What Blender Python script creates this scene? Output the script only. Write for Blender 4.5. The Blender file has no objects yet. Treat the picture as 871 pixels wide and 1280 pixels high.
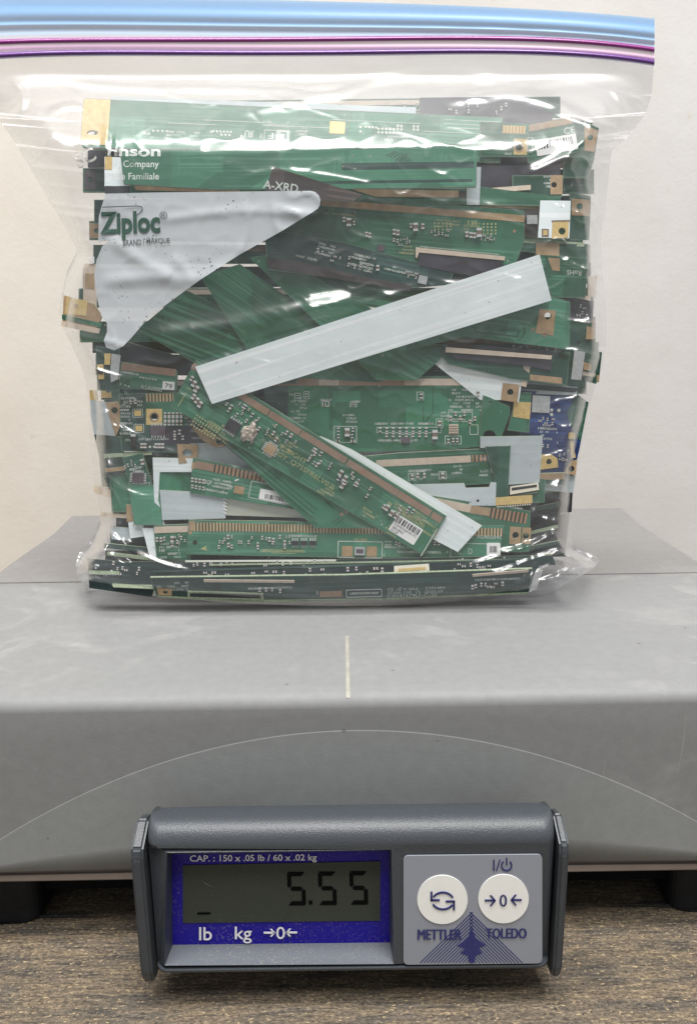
import bpy, bmesh, math, random
import numpy as np
from mathutils import Vector, Matrix
from mathutils.geometry import tessellate_polygon, delaunay_2d_cdt

random.seed(7)
S = bpy.context.scene
COL = S.collection

# ------------------------------------------------------------------ camera
F_PX, CX, CY = 980.0, 435.5, 640.0
PITCH, ROLL = math.radians(13.0), math.radians(0.75)
CAM = Vector((0, 0, 0.1175))
_up0 = Vector((0, math.sin(PITCH), math.cos(PITCH)))
FWD = Vector((0, math.cos(PITCH), -math.sin(PITCH)))
RGT = Vector((1, 0, 0)) * math.cos(ROLL) - _up0 * math.sin(ROLL)
UPV = _up0 * math.cos(ROLL) + Vector((1, 0, 0)) * math.sin(ROLL)
cd = bpy.data.cameras.new('camera'); cam = bpy.data.objects.new('camera', cd); COL.objects.link(cam)
cd.sensor_fit = 'VERTICAL'; cd.sensor_height = 36; cd.lens = F_PX / 1280 * 36
cd.clip_start = 0.01; cd.clip_end = 50
M = Matrix.Identity(4)
for i, v in enumerate((RGT, UPV, -FWD)):
    for j in range(3): M[j][i] = v[j]
M.translation = CAM
cam.matrix_world = M
S.camera = cam

# ------------------------------------------------------------------ world, lamps, exposure
W = bpy.data.worlds.new("World"); S.world = W; W.use_nodes = True
bg = W.node_tree.nodes['Background']
bg.inputs[0].default_value = (0.93, 0.97, 1.0, 1); bg.inputs[1].default_value = 0.42

def area(name, loc, target, sx, sy, power, color):
    l = bpy.data.lights.new(name, 'AREA'); l.shape = 'RECTANGLE'; l.size = sx; l.size_y = sy
    l.energy = power; l.color = color
    o = bpy.data.objects.new(name, l); COL.objects.link(o)
    o.location = loc
    o.rotation_euler = (Vector(target) - Vector(loc)).to_track_quat('-Z', 'Y').to_euler()
    return o
# a ceiling fixture above and a little in front of the bench, a second one further back in the room
area('ceiling_lamp', (-0.05, -0.14, 2.0), (0, 0.25, 0.0), 1.5, 0.36, 58, (1.0, 0.985, 0.965))
area('ceiling_lamp', (0.3, -0.85, 2.3), (0, 0.3, 0.05), 1.2, 0.5, 48, (1.0, 0.97, 0.93))

S.view_settings.view_transform = 'Standard'; S.view_settings.look = 'None'
S.view_settings.exposure = 0; S.view_settings.gamma = 1
S.render.engine = 'CYCLES'
S.cycles.use_denoising = True
S.cycles.transparent_max_bounces = 32
S.cycles.max_bounces = 10
S.cycles.sample_clamp_indirect = 4
S.cycles.caustics_reflective = False; S.cycles.caustics_refractive = False

# ------------------------------------------------------------------ helpers
def ray(px, py):
    return FWD + RGT * ((px - CX) / F_PX) - UPV * ((py - CY) / F_PX)
def at_y(px, py, y):
    d = ray(px, py); return CAM + d * (y / d.y)
def at_z(px, py, z):
    d = ray(px, py); return CAM + d * ((z - CAM.z) / d.z)

def tag(o, label=None, cat=None, group=None, kind=None):
    if label: o['label'] = label
    if cat: o['category'] = cat
    if group: o['group'] = group
    if kind: o['kind'] = kind
    return o

def empty(name, loc=(0, 0, 0)):
    o = bpy.data.objects.new(name, None); COL.objects.link(o); o.location = loc
    o.empty_display_size = 0.02
    return o

def link_mesh(name, me, mats, parent=None, matrix=None, smooth=False):
    for m in (mats if isinstance(mats, (list, tuple)) else [mats]): me.materials.append(m)
    o = bpy.data.objects.new(name, me); COL.objects.link(o)
    if parent is not None: o.parent = parent
    if matrix is not None: o.matrix_local = matrix
    if smooth:
        me.polygons.foreach_set('use_smooth', [True] * len(me.polygons))
    me.update()
    return o

def bm_done(name, bm, mats, parent=None, matrix=None, smooth=False, recalc=True):
    if recalc: bmesh.ops.recalc_face_normals(bm, faces=bm.faces)
    me = bpy.data.meshes.new(name); bm.to_mesh(me); bm.free()
    return link_mesh(name, me, mats, parent, matrix, smooth)

def add_prism(bm, outer, holes, w0, w1, side_mat=0, face_mat=0):
    """polygon (2D) with holes, from depth w1 (back) to w0 (front)"""
    loops = [outer] + list(holes)
    flat = [p for l in loops for p in l]
    tri = tessellate_polygon([[Vector((p[0], p[1], 0)) for p in l] for l in loops])
    vf = [bm.verts.new((p[0], p[1], w0)) for p in flat]
    vb = [bm.verts.new((p[0], p[1], w1)) for p in flat]
    for t in tri:
        if len(set(t)) < 3: continue
        try:
            f = bm.faces.new([vf[i] for i in t]); f.material_index = face_mat
            f = bm.faces.new([vb[i] for i in reversed(t)]); f.material_index = face_mat
        except ValueError: pass
    k = 0
    for l in loops:
        n = len(l)
        for i in range(n):
            a, b = k + i, k + (i + 1) % n
            try:
                f = bm.faces.new((vf[a], vf[b], vb[b], vb[a])); f.material_index = side_mat
            except ValueError: pass
        k += n

def add_box(bm, x0, x1, y0, y1, z0, z1, mi=0):
    v = [bm.verts.new(p) for p in ((x0,y0,z0),(x1,y0,z0),(x1,y1,z0),(x0,y1,z0),(x0,y0,z1),(x1,y0,z1),(x1,y1,z1),(x0,y1,z1))]
    for q in ((0,3,2,1),(4,5,6,7),(0,1,5,4),(1,2,6,5),(2,3,7,6),(3,0,4,7)):
        bm.faces.new([v[i] for i in q]).material_index = mi

def circle(cx, cy, r, n=20, ry=None):
    ry = r if ry is None else ry
    return [(cx + r * math.cos(2*math.pi*i/n), cy + ry * math.sin(2*math.pi*i/n)) for i in range(n)]

def rrect(x0, y0, x1, y1, r, n=5):
    pts = []
    for (cx, cy, a0) in ((x1-r, y0+r, -90), (x1-r, y1-r, 0), (x0+r, y1-r, 90), (x0+r, y0+r, 180)):
        for i in range(n + 1):
            a = math.radians(a0 + 90 * i / n); pts.append((cx + r*math.cos(a), cy + r*math.sin(a)))
    return pts

_txt = {}
def text_mesh(s, bold=0.0):
    """triangulated flat lettering scaled into the unit box -0.5..0.5"""
    key = (s, bold)
    if key in _txt: return _txt[key]
    c = bpy.data.curves.new('t', 'FONT'); c.body = s; c.size = 1; c.offset = bold; c.resolution_u = 3
    o = bpy.data.objects.new('t', c); COL.objects.link(o)
    dg = bpy.context.evaluated_depsgraph_get()
    me = bpy.data.meshes.new_from_object(o.evaluated_get(dg))
    v = np.array([tuple(x.co) for x in me.vertices])[:, :2]
    f = [tuple(p.vertices) for p in me.polygons]
    lo, hi = v.min(0), v.max(0)
    v = (v - (lo + hi) / 2) / (hi - lo)
    bpy.data.objects.remove(o); bpy.data.curves.remove(c); bpy.data.meshes.remove(me)
    _txt[key] = (v, f); return v, f

# ------------------------------------------------------------------ materials
def nt(name):
    m = bpy.data.materials.new(name); m.use_nodes = True
    t = m.node_tree; return m, t, t.nodes['Principled BSDF']
def N(t, kind, **kw):
    n = t.nodes.new(kind)
    for k, v in kw.items(): setattr(n, k, v)
    return n
def L(t, a, b): t.links.new(a, b)
def ramp(t, src, p0, c0, p1, c1, interp='LINEAR'):
    r = N(t, 'ShaderNodeValToRGB'); r.color_ramp.interpolation = interp
    e = r.color_ramp.elements; e[0].position = p0; e[0].color = c0; e[1].position = p1; e[1].color = c1
    L(t, src, r.inputs[0]); return r.outputs[0]
def noise(t, vec, scale, detail=3, rough=0.5, mscale=None, dist=0):
    if mscale is not None:
        mp = N(t, 'ShaderNodeMapping'); mp.inputs['Scale'].default_value = mscale; L(t, vec, mp.inputs[0]); vec = mp.outputs[0]
    n = N(t, 'ShaderNodeTexNoise'); n.inputs['Scale'].default_value = scale; n.inputs['Detail'].default_value = detail
    n.inputs['Roughness'].default_value = rough; n.inputs['Distortion'].default_value = dist
    L(t, vec, n.inputs['Vector']); return n.outputs[0]
def mixc(t, fac, a, b, mode='MIX'):
    m = N(t, 'ShaderNodeMix', data_type='RGBA', blend_type=mode)
    for src, i in ((fac, 0), (a, 6), (b, 7)):
        if hasattr(src, 'node'): L(t, src, m.inputs[i])
        else: m.inputs[i].default_value = src
    return m.outputs[2]
def bump(t, src, strength, dist, bsdf):
    b = N(t, 'ShaderNodeBump'); b.inputs['Strength'].default_value = strength; b.inputs['Distance'].default_value = dist
    L(t, src, b.inputs['Height']); L(t, b.outputs[0], bsdf.inputs['Normal'])
def c4(c): return (c[0], c[1], c[2], 1)
W4, K4 = (1, 1, 1, 1), (0, 0, 0, 1)

def plain(name, col, rough=0.5, metal=0.0, var=0.12, vscale=300, grain=0.0, gscale=2500, spec=0.5):
    m, t, b = nt(name)
    tc = N(t, 'ShaderNodeTexCoord').outputs['Object']
    n = noise(t, tc, vscale, 4)
    lo = c4([x * (1 - var) for x in col]); hi = c4([min(1, x * (1 + var)) for x in col])
    L(t, ramp(t, n, 0.3, lo, 0.7, hi), b.inputs['Base Color'])
    b.inputs['Roughness'].default_value = rough; b.inputs['Metallic'].default_value = metal
    b.inputs['Specular IOR Level'].default_value = spec
    if grain: bump(t, noise(t, tc, gscale, 2), grain, 0.0002, b)
    return m

def pcb(name, base, light, dens=0.5, vfreq=900, rough=0.33):
    m, t, b = nt(name)
    tc = N(t, 'ShaderNodeTexCoord').outputs['Object']
    inf = N(t, 'ShaderNodeObjectInfo').outputs['Random']
    add = N(t, 'ShaderNodeVectorMath', operation='ADD'); sc = N(t, 'ShaderNodeVectorMath', operation='SCALE')
    sc.inputs[0].default_value = (3.1, 1.7, 0); L(t, inf, sc.inputs['Scale'])
    L(t, tc, add.inputs[0]); L(t, sc.outputs[0], add.inputs[1]); v = add.outputs[0]
    st = noise(t, v, 1.0, 1, 0.4, (16, vfreq, 1))
    lines = ramp(t, st, 0.52, K4, 0.56, W4)
    st2 = noise(t, v, 1.0, 1, 0.4, (700, 24, 1))
    lines2 = ramp(t, st2, 0.57, K4, 0.60, W4)
    mk = ramp(t, noise(t, v, 1.0, 2, 0.5, (22, 55, 1)), 0.62 - 0.3*dens, K4, 0.66 - 0.3*dens, W4)
    mk2 = ramp(t, noise(t, v, 1.0, 2, 0.5, (60, 70, 1)), 0.60, K4, 0.62, W4)
    vo = N(t, 'ShaderNodeTexVoronoi', distance='CHEBYCHEV'); vo.inputs['Scale'].default_value = 1; vo.inputs['Randomness'].default_value = 0.9
    mp = N(t, 'ShaderNodeMapping'); mp.inputs['Scale'].default_value = (45, 70, 1); L(t, v, mp.inputs[0]); L(t, mp.outputs[0], vo.inputs['Vector'])
    cell = ramp(t, vo.outputs['Color'], 0.2, (0.72, 0.72, 0.72, 1), 0.8, (1.2, 1.2, 1.2, 1))
    c = mixc(t, mixc(t, 1.0, lines, mk, 'MULTIPLY'), c4(base), c4(light))
    c = mixc(t, mixc(t, 1.0, lines2, mk2, 'MULTIPLY'), c, c4([x*0.6 + y*0.4 for x, y in zip(light, base)]))
    c = mixc(t, 1.0, c, cell, 'MULTIPLY')
    vi = N(t, 'ShaderNodeTexVoronoi'); vi.inputs['Scale'].default_value = 260; L(t, v, vi.inputs['Vector'])
    dot = ramp(t, vi.outputs['Distance'], 0.10, W4, 0.16, K4)
    dm = mixc(t, 1.0, dot, mk2, 'MULTIPLY')
    c = mixc(t, dm, c, (0.30, 0.36, 0.27, 1))
    L(t, c, b.inputs['Base Color'])
    b.inputs['Roughness'].default_value = rough; b.inputs['Specular IOR Level'].default_value = 0.5
    bump(t, lines, 0.15, 0.0001, b)
    return m

def fingers(name, gold, gap, freq, duty=0.42, metal=0.35):
    m, t, b = nt(name)
    tc = N(t, 'ShaderNodeTexCoord').outputs['Object']
    sp = N(t, 'ShaderNodeSeparateXYZ'); L(t, tc, sp.inputs[0])
    mu = N(t, 'ShaderNodeMath', operation='MULTIPLY'); mu.inputs[1].default_value = freq; L(t, sp.outputs[0], mu.inputs[0])
    fr = N(t, 'ShaderNodeMath', operation='FRACT'); L(t, mu.outputs[0], fr.inputs[0])
    f = ramp(t, fr.outputs[0], duty, c4(gap), duty + 0.08, c4(gold))
    n = noise(t, tc, 120, 3)
    L(t, mixc(t, 1.0, f, ramp(t, n, 0.3, (0.75, 0.72, 0.7, 1), 0.7, (1.1, 1.1, 1.1, 1)), 'MULTIPLY'), b.inputs['Base Color'])
    b.inputs['Roughness'].default_value = 0.4; b.inputs['Metallic'].default_value = metal
    return m

def streaky(name, base, line, rough=0.35, vfreq=700, amount=0.5):
    """pale lacquered board with faint lines along its length"""
    m, t, b = nt(name)
    tc = N(t, 'ShaderNodeTexCoord').outputs['Object']
    inf = N(t, 'ShaderNodeObjectInfo').outputs['Random']
    add = N(t, 'ShaderNodeVectorMath', operation='ADD'); L(t, tc, add.inputs[0]); L(t, inf, add.inputs[1]); v = add.outputs[0]
    lines = ramp(t, noise(t, v, 1.0, 1, 0.4, (6, vfreq, 1)), 0.53, K4, 0.60, (amount,)*3 + (1,))
    mk = ramp(t, noise(t, v, 1.0, 2, 0.5, (5, 70, 1)), 0.36, K4, 0.52, W4)
    big = ramp(t, noise(t, v, 40, 5, 0.65), 0.3, (0.88, 0.885, 0.89, 1), 0.7, (1.03, 1.03, 1.03, 1))
    spk = N(t, 'ShaderNodeTexVoronoi'); spk.inputs['Scale'].default_value = 210; L(t, v, spk.inputs['Vector'])
    sp = ramp(t, spk.outputs['Distance'], 0.05, (0.4, 0.4, 0.38, 1), 0.075, W4)
    c = mixc(t, mixc(t, 1.0, lines, mk, 'MULTIPLY'), c4(base), c4(line))
    c = mixc(t, 1.0, c, big, 'MULTIPLY'); c = mixc(t, 0.8, c, sp, 'MULTIPLY')
    L(t, c, b.inputs['Base Color']); b.inputs['Roughness'].default_value = rough
    bump(t, lines, 0.2, 0.0001, b)
    return m

MT = {}
MT['g1'] = pcb('solder_mask_green', (0.034, 0.138, 0.078), (0.066, 0.205, 0.126), 0.5)
MT['g2'] = pcb('solder_mask_light_green', (0.060, 0.200, 0.126), (0.098, 0.262, 0.176), 0.4)
MT['g3'] = pcb('solder_mask_dark_green', (0.020, 0.080, 0.052), (0.040, 0.125, 0.084), 0.5)
MT['g4'] = pcb('solder_mask_teal', (0.014, 0.050, 0.042), (0.030, 0.085, 0.070), 0.5)
MT['g5'] = pcb('solder_mask_lined_green', (0.029, 0.114, 0.066), (0.072, 0.216, 0.134), 1.5, 650)
MT['g6'] = pcb('solder_mask_plain_green', (0.036, 0.166, 0.088), (0.046, 0.186, 0.102), 0.1)
MT['gt'] = pcb('solder_mask_grey_green', (0.028, 0.066, 0.056), (0.054, 0.100, 0.088), 0.7)
MT['g7'] = pcb('solder_mask_shaded', (0.011, 0.026, 0.025), (0.022, 0.046, 0.044), 0.4)  # shade low in the pile is put into this mask colour
MT['bl'] = pcb('solder_mask_blue', (0.010, 0.032, 0.150), (0.022, 0.065, 0.240), 0.6)
MT['br'] = pcb('solder_mask_brown', (0.055, 0.045, 0.043), (0.10, 0.075, 0.065), 0.3)
MT['bk'] = plain('black_film', (0.020, 0.021, 0.025), 0.40, var=0.5, vscale=60)
MT['pu'] = plain('dark_violet_film', (0.042, 0.039, 0.052), 0.38, var=0.5, vscale=90)
MT['margin'] = plain('bare_board_margin', (0.085, 0.165, 0.115), 0.5, var=0.25, vscale=700)
MT['edge'] = plain('fibreglass_edge', (0.30, 0.36, 0.24), 0.6, var=0.25, vscale=900)
MT['wh'] = streaky('white_lacquer', (0.76, 0.84, 0.845), (0.90, 0.945, 0.94), vfreq=520, amount=0.8)
MT['gw'] = streaky('pale_grey_lacquer', (0.50, 0.56, 0.575), (0.62, 0.68, 0.69), amount=0.35)
MT['cr'] = streaky('cream_lacquer', (0.62, 0.64, 0.55), (0.72, 0.74, 0.66), amount=0.4)
MT['gold'] = plain('gold_plating', (0.82, 0.60, 0.25), 0.36, 0.55, var=0.12, vscale=500)
MT['tan'] = plain('bare_copper_tan', (0.42, 0.29, 0.165), 0.45, 0.25, var=0.18, vscale=260)
MT['cu'] = plain('copper_strip', (0.34, 0.225, 0.15), 0.42, 0.3, var=0.15, vscale=300)
MT['crm'] = plain('cream_contact_strip', (0.60, 0.50, 0.40), 0.45, 0.05, var=0.10, vscale=400)
MT['ivory'] = plain('ivory_plastic', (0.70, 0.66, 0.54), 0.4, var=0.06)
MT['silver'] = plain('tinned_metal', (0.66, 0.67, 0.66), 0.30, 0.75, var=0.12, vscale=700)
MT['solder'] = plain('solder_bright', (0.78, 0.79, 0.77), 0.28, 0.5, var=0.12, vscale=900)
MT['cap'] = plain('ceramic_tan', (0.20, 0.14, 0.11), 0.5, var=0.2)
MT['capd'] = plain('ceramic_dark', (0.035, 0.035, 0.04), 0.45, var=0.2)
MT['chip'] = plain('chip_plastic', (0.030, 0.027, 0.033), 0.5, var=0.2, grain=0.2, gscale=5000)
MT['chipv'] = plain('chip_violet_grey', (0.095, 0.075, 0.090), 0.4, var=0.15)
MT['silk'] = plain('silkscreen_white', (0.50, 0.55, 0.51), 0.6, var=0.15)
MT['silky'] = plain('silkscreen_yellow', (0.36, 0.38, 0.19), 0.6, var=0.15)
MT['ink'] = plain('black_ink', (0.015, 0.015, 0.018), 0.6, var=0.1)
MT['hole'] = plain('painted_hole_shade', (0.02, 0.02, 0.018), 0.7)
MT['paper'] = plain('white_sticker', (0.80, 0.80, 0.79), 0.5, var=0.03)
MT['resin'] = plain('burnt_resin', (0.42, 0.36, 0.30), 0.55, var=0.75, vscale=900, grain=0.8, gscale=1500)
MT['fg'] = fingers('gold_fingers', (0.62, 0.46, 0.28), (0.05, 0.09, 0.05), 720)
MT['fc'] = fingers('copper_fingers', (0.46, 0.27, 0.16), (0.035, 0.06, 0.035), 560)
MT['ff'] = fingers('fine_fingers', (0.45, 0.32, 0.23), (0.25, 0.16, 0.115), 1500, 0.4)
MT['fy'] = fingers('bright_gold_fingers', (0.90, 0.66, 0.30), (0.50, 0.34, 0.13), 760, 0.3)
MT['pins'] = fingers('connector_pins', (0.60, 0.58, 0.52), (0.05, 0.05, 0.05), 900, 0.5)

# ------------------------------------------------------------------ setting: table, wall
TABLE_Z = -0.098
WALL_Y = 0.57
def make_table():
    m, t, b = nt('weathered_wood_laminate')
    tc = N(t, 'ShaderNodeTexCoord').outputs['Object']
    a = noise(t, tc, 1, 5, 0.65, (90, 1050, 1), 0.2)
    g = noise(t, tc, 1, 4, 0.75, (620, 1500, 1), 0.4)
    big = noise(t, tc, 1, 4, 0.65, (45, 190, 1), 0.5)
    pep = noise(t, tc, 1, 3, 0.7, (520, 1100, 1))
    c = ramp(t, big, 0.32, (0.078, 0.074, 0.073, 1), 0.68, (0.185, 0.150, 0.112, 1))
    c = mixc(t, 1.0, c, ramp(t, a, 0.28, (0.38, 0.38, 0.39, 1), 0.66, (1.35, 1.28, 1.18, 1)), 'MULTIPLY')
    c = mixc(t, 0.95, c, ramp(t, g, 0.3, (0.10, 0.10, 0.10, 1), 0.7, (1.9, 1.85, 1.7, 1)), 'MULTIPLY')
    c = mixc(t, ramp(t, pep, 0.60, K4, 0.66, W4), c, (0.42, 0.32, 0.19, 1))
    c = mixc(t, ramp(t, noise(t, tc, 1, 3, 0.65, (75, 800, 1)), 0.57, K4, 0.68, (0.75, 0.75, 0.75, 1)), c, (0.03, 0.027, 0.024, 1))
    L(t, c, b.inputs['Base Color']); b.inputs['Roughness'].default_value = 0.55
    bump(t, g, 0.35, 0.0006, b)
    bm = bmesh.new(); add_box(bm, -1.2, 1.2, -0.25, WALL_Y - 0.001, TABLE_Z - 0.03, TABLE_Z)
    o = bm_done('table_top', bm, m); tag(o, kind='structure')
make_table()
def make_wall():
    m, t, b = nt('painted_plaster')
    tc = N(t, 'ShaderNodeTexCoord').outputs['Object']
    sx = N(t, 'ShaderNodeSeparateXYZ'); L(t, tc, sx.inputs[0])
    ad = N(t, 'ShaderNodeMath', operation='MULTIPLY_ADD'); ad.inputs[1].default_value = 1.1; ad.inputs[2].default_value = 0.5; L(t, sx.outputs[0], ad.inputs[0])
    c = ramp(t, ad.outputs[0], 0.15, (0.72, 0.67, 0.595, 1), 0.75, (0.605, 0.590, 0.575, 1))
    c = mixc(t, 1.0, c, ramp(t, noise(t, tc, 14, 5, 0.6), 0.3, (0.93, 0.92, 0.91, 1), 0.7, (1.03, 1.03, 1.03, 1)), 'MULTIPLY')
    spk = noise(t, tc, 46, 4, 0.65)
    c = mixc(t, ramp(t, spk, 0.70, K4, 0.76, (0.45, 0.45, 0.45, 1)), c, (0.50, 0.40, 0.27, 1))
    vo = N(t, 'ShaderNodeTexVoronoi'); vo.inputs['Scale'].default_value = 9; L(t, tc, vo.inputs['Vector'])
    c = mixc(t, ramp(t, vo.outputs['Distance'], 0.012, (0.4, 0.4, 0.4, 1), 0.02, K4), c, (0.28, 0.24, 0.2, 1))
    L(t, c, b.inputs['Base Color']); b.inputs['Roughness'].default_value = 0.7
    h1 = noise(t, tc, 110, 4, 0.6); h2 = noise(t, tc, 420, 3, 0.6)
    h = mixc(t, 0.35, h1, h2)
    bump(t, h, 0.06, 0.004, b)
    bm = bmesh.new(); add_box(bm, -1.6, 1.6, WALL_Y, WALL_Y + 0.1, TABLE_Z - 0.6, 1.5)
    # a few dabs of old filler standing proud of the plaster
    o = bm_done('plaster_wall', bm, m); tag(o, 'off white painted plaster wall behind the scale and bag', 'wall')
make_wall()

# ------------------------------------------------------------------ the scale
def scale_mat(name, col, dirt=0.35, rough=0.54):
    m, t, b = nt(name)
    tc = N(t, 'ShaderNodeTexCoord').outputs['Object']
    n1 = noise(t, tc, 1, 6, 0.62, (26, 40, 40), 1.2)
    n2 = noise(t, tc, 9, 4, 0.6)
    n3 = noise(t, tc, 260, 3, 0.6)
    sm = mixc(t, 1.0, ramp(t, n1, 0.50, K4, 0.66, W4), ramp(t, n2, 0.47, K4, 0.60, (dirt,)*3 + (1,)), 'MULTIPLY')
    c = mixc(t, sm, c4(col), (0.36, 0.357, 0.35, 1))
    scr = ramp(t, noise(t, tc, 1, 2, 0.5, (420, 30, 30), 2.0), 0.70, K4, 0.74, (0.35, 0.35, 0.35, 1))
    c = mixc(t, mixc(t, 1.0, scr, ramp(t, n2, 0.45, K4, 0.6, W4), 'MULTIPLY'), c, (0.36, 0.357, 0.35, 1))
    vo = N(t, 'ShaderNodeTexVoronoi'); vo.inputs['Scale'].default_value = 60; L(t, tc, vo.inputs['Vector'])
    c = mixc(t, ramp(t, vo.outputs['Distance'], 0.035, (0.7, 0.7, 0.7, 1), 0.05, K4), c, (0.12, 0.11, 0.1, 1))
    c = mixc(t, 1.0, c, ramp(t, n3, 0.3, (0.95, 0.95, 0.95, 1), 0.7, (1.04, 1.04, 1.04, 1)), 'MULTIPLY')
    L(t, c, b.inputs['Base Color'])
    L(t, ramp(t, n1, 0.3, (rough - 0.06,)*3 + (1,), 0.7, (rough + 0.12,)*3 + (1,)), b.inputs['Roughness'])
    b.inputs['Specular IOR Level'].default_value = 0.25
    bump(t, noise(t, tc, 1700, 2), 0.12, 0.0003, b)
    return m
MT['cover'] = scale_mat('grey_moulded_plastic', (0.218, 0.221, 0.223), 0.5)
MT['coverb'] = scale_mat('grey_moulded_plastic_rear', (0.205, 0.199, 0.197), 0.15)
MT['cover_lit'] = scale_mat('grey_plastic_apron_lightened', (0.258, 0.268, 0.268), 0.10)  # same plastic as the cover, colour lifted to stand in for light
MT['under'] = plain('brown_grey_lip', (0.23, 0.19, 0.165), 0.45, var=0.1, vscale=60)
MT['blackp'] = plain('black_plastic', (0.006, 0.006, 0.007), 0.8, var=0.2, spec=0.1)
MT['rubber'] = plain('black_rubber', (0.008, 0.009, 0.011), 0.6, var=0.3, grain=0.3, spec=0.25)

YF = 0.2375      # front face of the platform cover
YS = 0.3665      # seam between front and rear mouldings
YB = 0.500
ZB = -0.0655     # lower edge of the front apron
def make_scale():
    root = empty('bench_scale', (0, 0.37, TABLE_Z))
    root.rotation_euler = (0, 0, math.radians(0.35))
    tag(root, 'grey plastic bench scale carrying the filled bag, arched apron at the front', 'scale')
    inv = Matrix.Translation((0, -0.37, -TABLE_Z))
    # front cover: one profile per column, the arc of the apron is a real step
    a0, a1, a2 = [at_y(*p, YF) for p in ((0, 1050), (430, 916), (871, 1033))]
    Amat = np.array([[p.x**2, p.x, 1] for p in (a0, a1, a2)])
    qa = np.linalg.solve(Amat, np.array([p.z for p in (a0, a1, a2)]))
    bm = bmesh.new(); xs = np.linspace(-0.178, 0.178, 121); rows = []
    for x in xs:
        # a shallow circle instead of the parabola keeps the arc rounder near its feet
        az = max(ZB + 0.002, float(np.polyval(qa, x)))
        prof = [(YS - 0.0009, -0.004), (YS - 0.0009, -0.0003), (YS - 0.0013, 0.0)]
        prof += [(y, 0.0) for y in np.linspace(YS - 0.01, YF + 0.012, 6)]
        R = 0.0046
        for k in range(1, 9):
            a = math.radians(90 * k / 8)
            prof.append((YF + 0.0012 + R * (1 - math.sin(a)), -R * (1 - math.cos(a)) - 0.0))
        top = prof[-1][1]
        def yo(z): return YF + 0.0012 + (top - z) * 0.022
        for f in (0.35, 0.7): z = top + (az + 0.0006 - top) * f; prof.append((yo(z), z))
        prof.append((yo(az), az + 0.00022)); prof.append((yo(az) - 0.00003, az + 0.0001)); prof.append((yo(az) - 0.00012, az - 0.00012))
        for f in (0.25, 0.5, 0.75, 1.0):
            z = az - 0.0001 + (ZB - az + 0.0001) * f
            prof.append((yo(az) - 0.00012 + (az - z) * 0.045 , z))
        yb = prof[-1][0]
        prof.append((yb + 0.002, ZB - 0.0012))
        rows.append((x, prof))
    n = len(rows[0][1]); grid = [[bm.verts.new((x, p[0], p[1])) for p in pr] for x, pr in rows]
    for i in range(len(rows) - 1):
        for j in range(n - 1):
            f = bm.faces.new((grid[i][j], grid[i+1][j], grid[i+1][j+1], grid[i][j+1])); f.smooth = True
            f.material_index = 1 if j >= n - 6 else 0
    for i in range(len(rows) - 1):
        for j in (n - 8, n - 6):
            e = bm.edges.get((grid[i][j], grid[i+1][j]))
            if e: e.smooth = False
    # side walls
    for gi in (0, len(rows) - 1):
        e = grid[gi]; d = bm.verts.new((rows[gi][0], YS, ZB))
        bm.faces.new(e + [d])
    o = bm_done('platform_cover', bm, [MT['cover'], MT['cover_lit']], root, inv)
    # rear moulding
    bm = bmesh.new()
    prof = [(YS + 0.0009, -0.0655), (YS + 0.0009, -0.0003), (YS + 0.0013, 0.0), (0.463, 0.0), (0.466, 0.0004), (YB - 0.004, 0.0030), (YB, 0.0015), (YB + 0.002, -0.0655)]
    ga = [[bm.verts.new((x, p[0], p[1])) for p in prof] for x in (-0.178, 0.178)]
    for j in range(len(prof) - 1): bm.faces.new((ga[0][j], ga[1][j], ga[1][j+1], ga[0][j+1]))
    bm.faces.new(ga[0]); bm.faces.new(ga[1][::-1])
    bm_done('rear_cover', bm, MT['coverb'], root, inv)
    # mould line running over the front half of the top
    p0, p1 = at_z(430, 795, 0), at_z(432, 872, 0)
    bm = bmesh.new(); R = 0.0046; pth = [(p0.y, 0.00012, 0, 1), (0.5*(p0.y + YF + 0.0059), 0.00014, 0, 1), (YF + 0.0058, 0.00014, 0, 1)]
    for k in range(1, 5):
        a = math.radians(90 * k / 8); pth.append((YF + 0.0012 + R * (1 - math.sin(a)) - 0.00014*math.sin(a), -R * (1 - math.cos(a)) + 0.00014*math.cos(a), 0, 1))
    gl = [[bm.verts.new((p1.x + sx * 0.00075, y, z - (0.0004 if abs(sx) == 1 else 0))) for sx in (-1, -0.9, 0.9, 1)] for y, z, _, _ in pth]
    for i in range(len(gl) - 1):
        for j in range(3): bm.faces.new((gl[i][j], gl[i][j+1], gl[i+1][j+1], gl[i+1][j]))
    bm_done('mould_line', bm, plain('mould_line_plastic', (0.32, 0.305, 0.265), 0.6), root, inv)
    # lip below the apron, black base and feet
    bm = bmesh.new(); add_box(bm, -0.174, 0.174, YF + 0.0042, 0.49, ZB - 0.0060, ZB - 0.0014)
    bmesh.ops.bevel(bm, geom=bm.edges, offset=0.0012, segments=2, affect='EDGES')
    bm_done('lower_lip', bm, MT['under'], root, inv)
    bm = bmesh.new(); add_box(bm, -0.160, 0.160, YF + 0.022, 0.48, ZB - 0.0225, ZB - 0.0062)
    bm_done('base_frame', bm, MT['blackp'], root, inv)
    for sx in (-1, 1):
        for yy in (YF + 0.010, 0.45):
            bm = bmesh.new()
            add_prism(bm, rrect(-0.020, -0.016, 0.020, 0.018, 0.005), [], -0.0005, ZB - 0.0072 - TABLE_Z - 0.0005)
            bmesh.ops.bevel(bm, geom=[e for e in bm.edges if abs(e.verts[0].co.z - e.verts[1].co.z) < 1e-6], offset=0.0012, segments=1, affect='EDGES')
            f = bm_done('foot', bm, MT['rubber'], root)
            x = (-0.1385 if sx < 0 else 0.1385)
            f.matrix_local = inv @ Matrix.Translation((x, yy + 0.022, TABLE_Z + 0.001))
    return root
make_scale()

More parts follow.
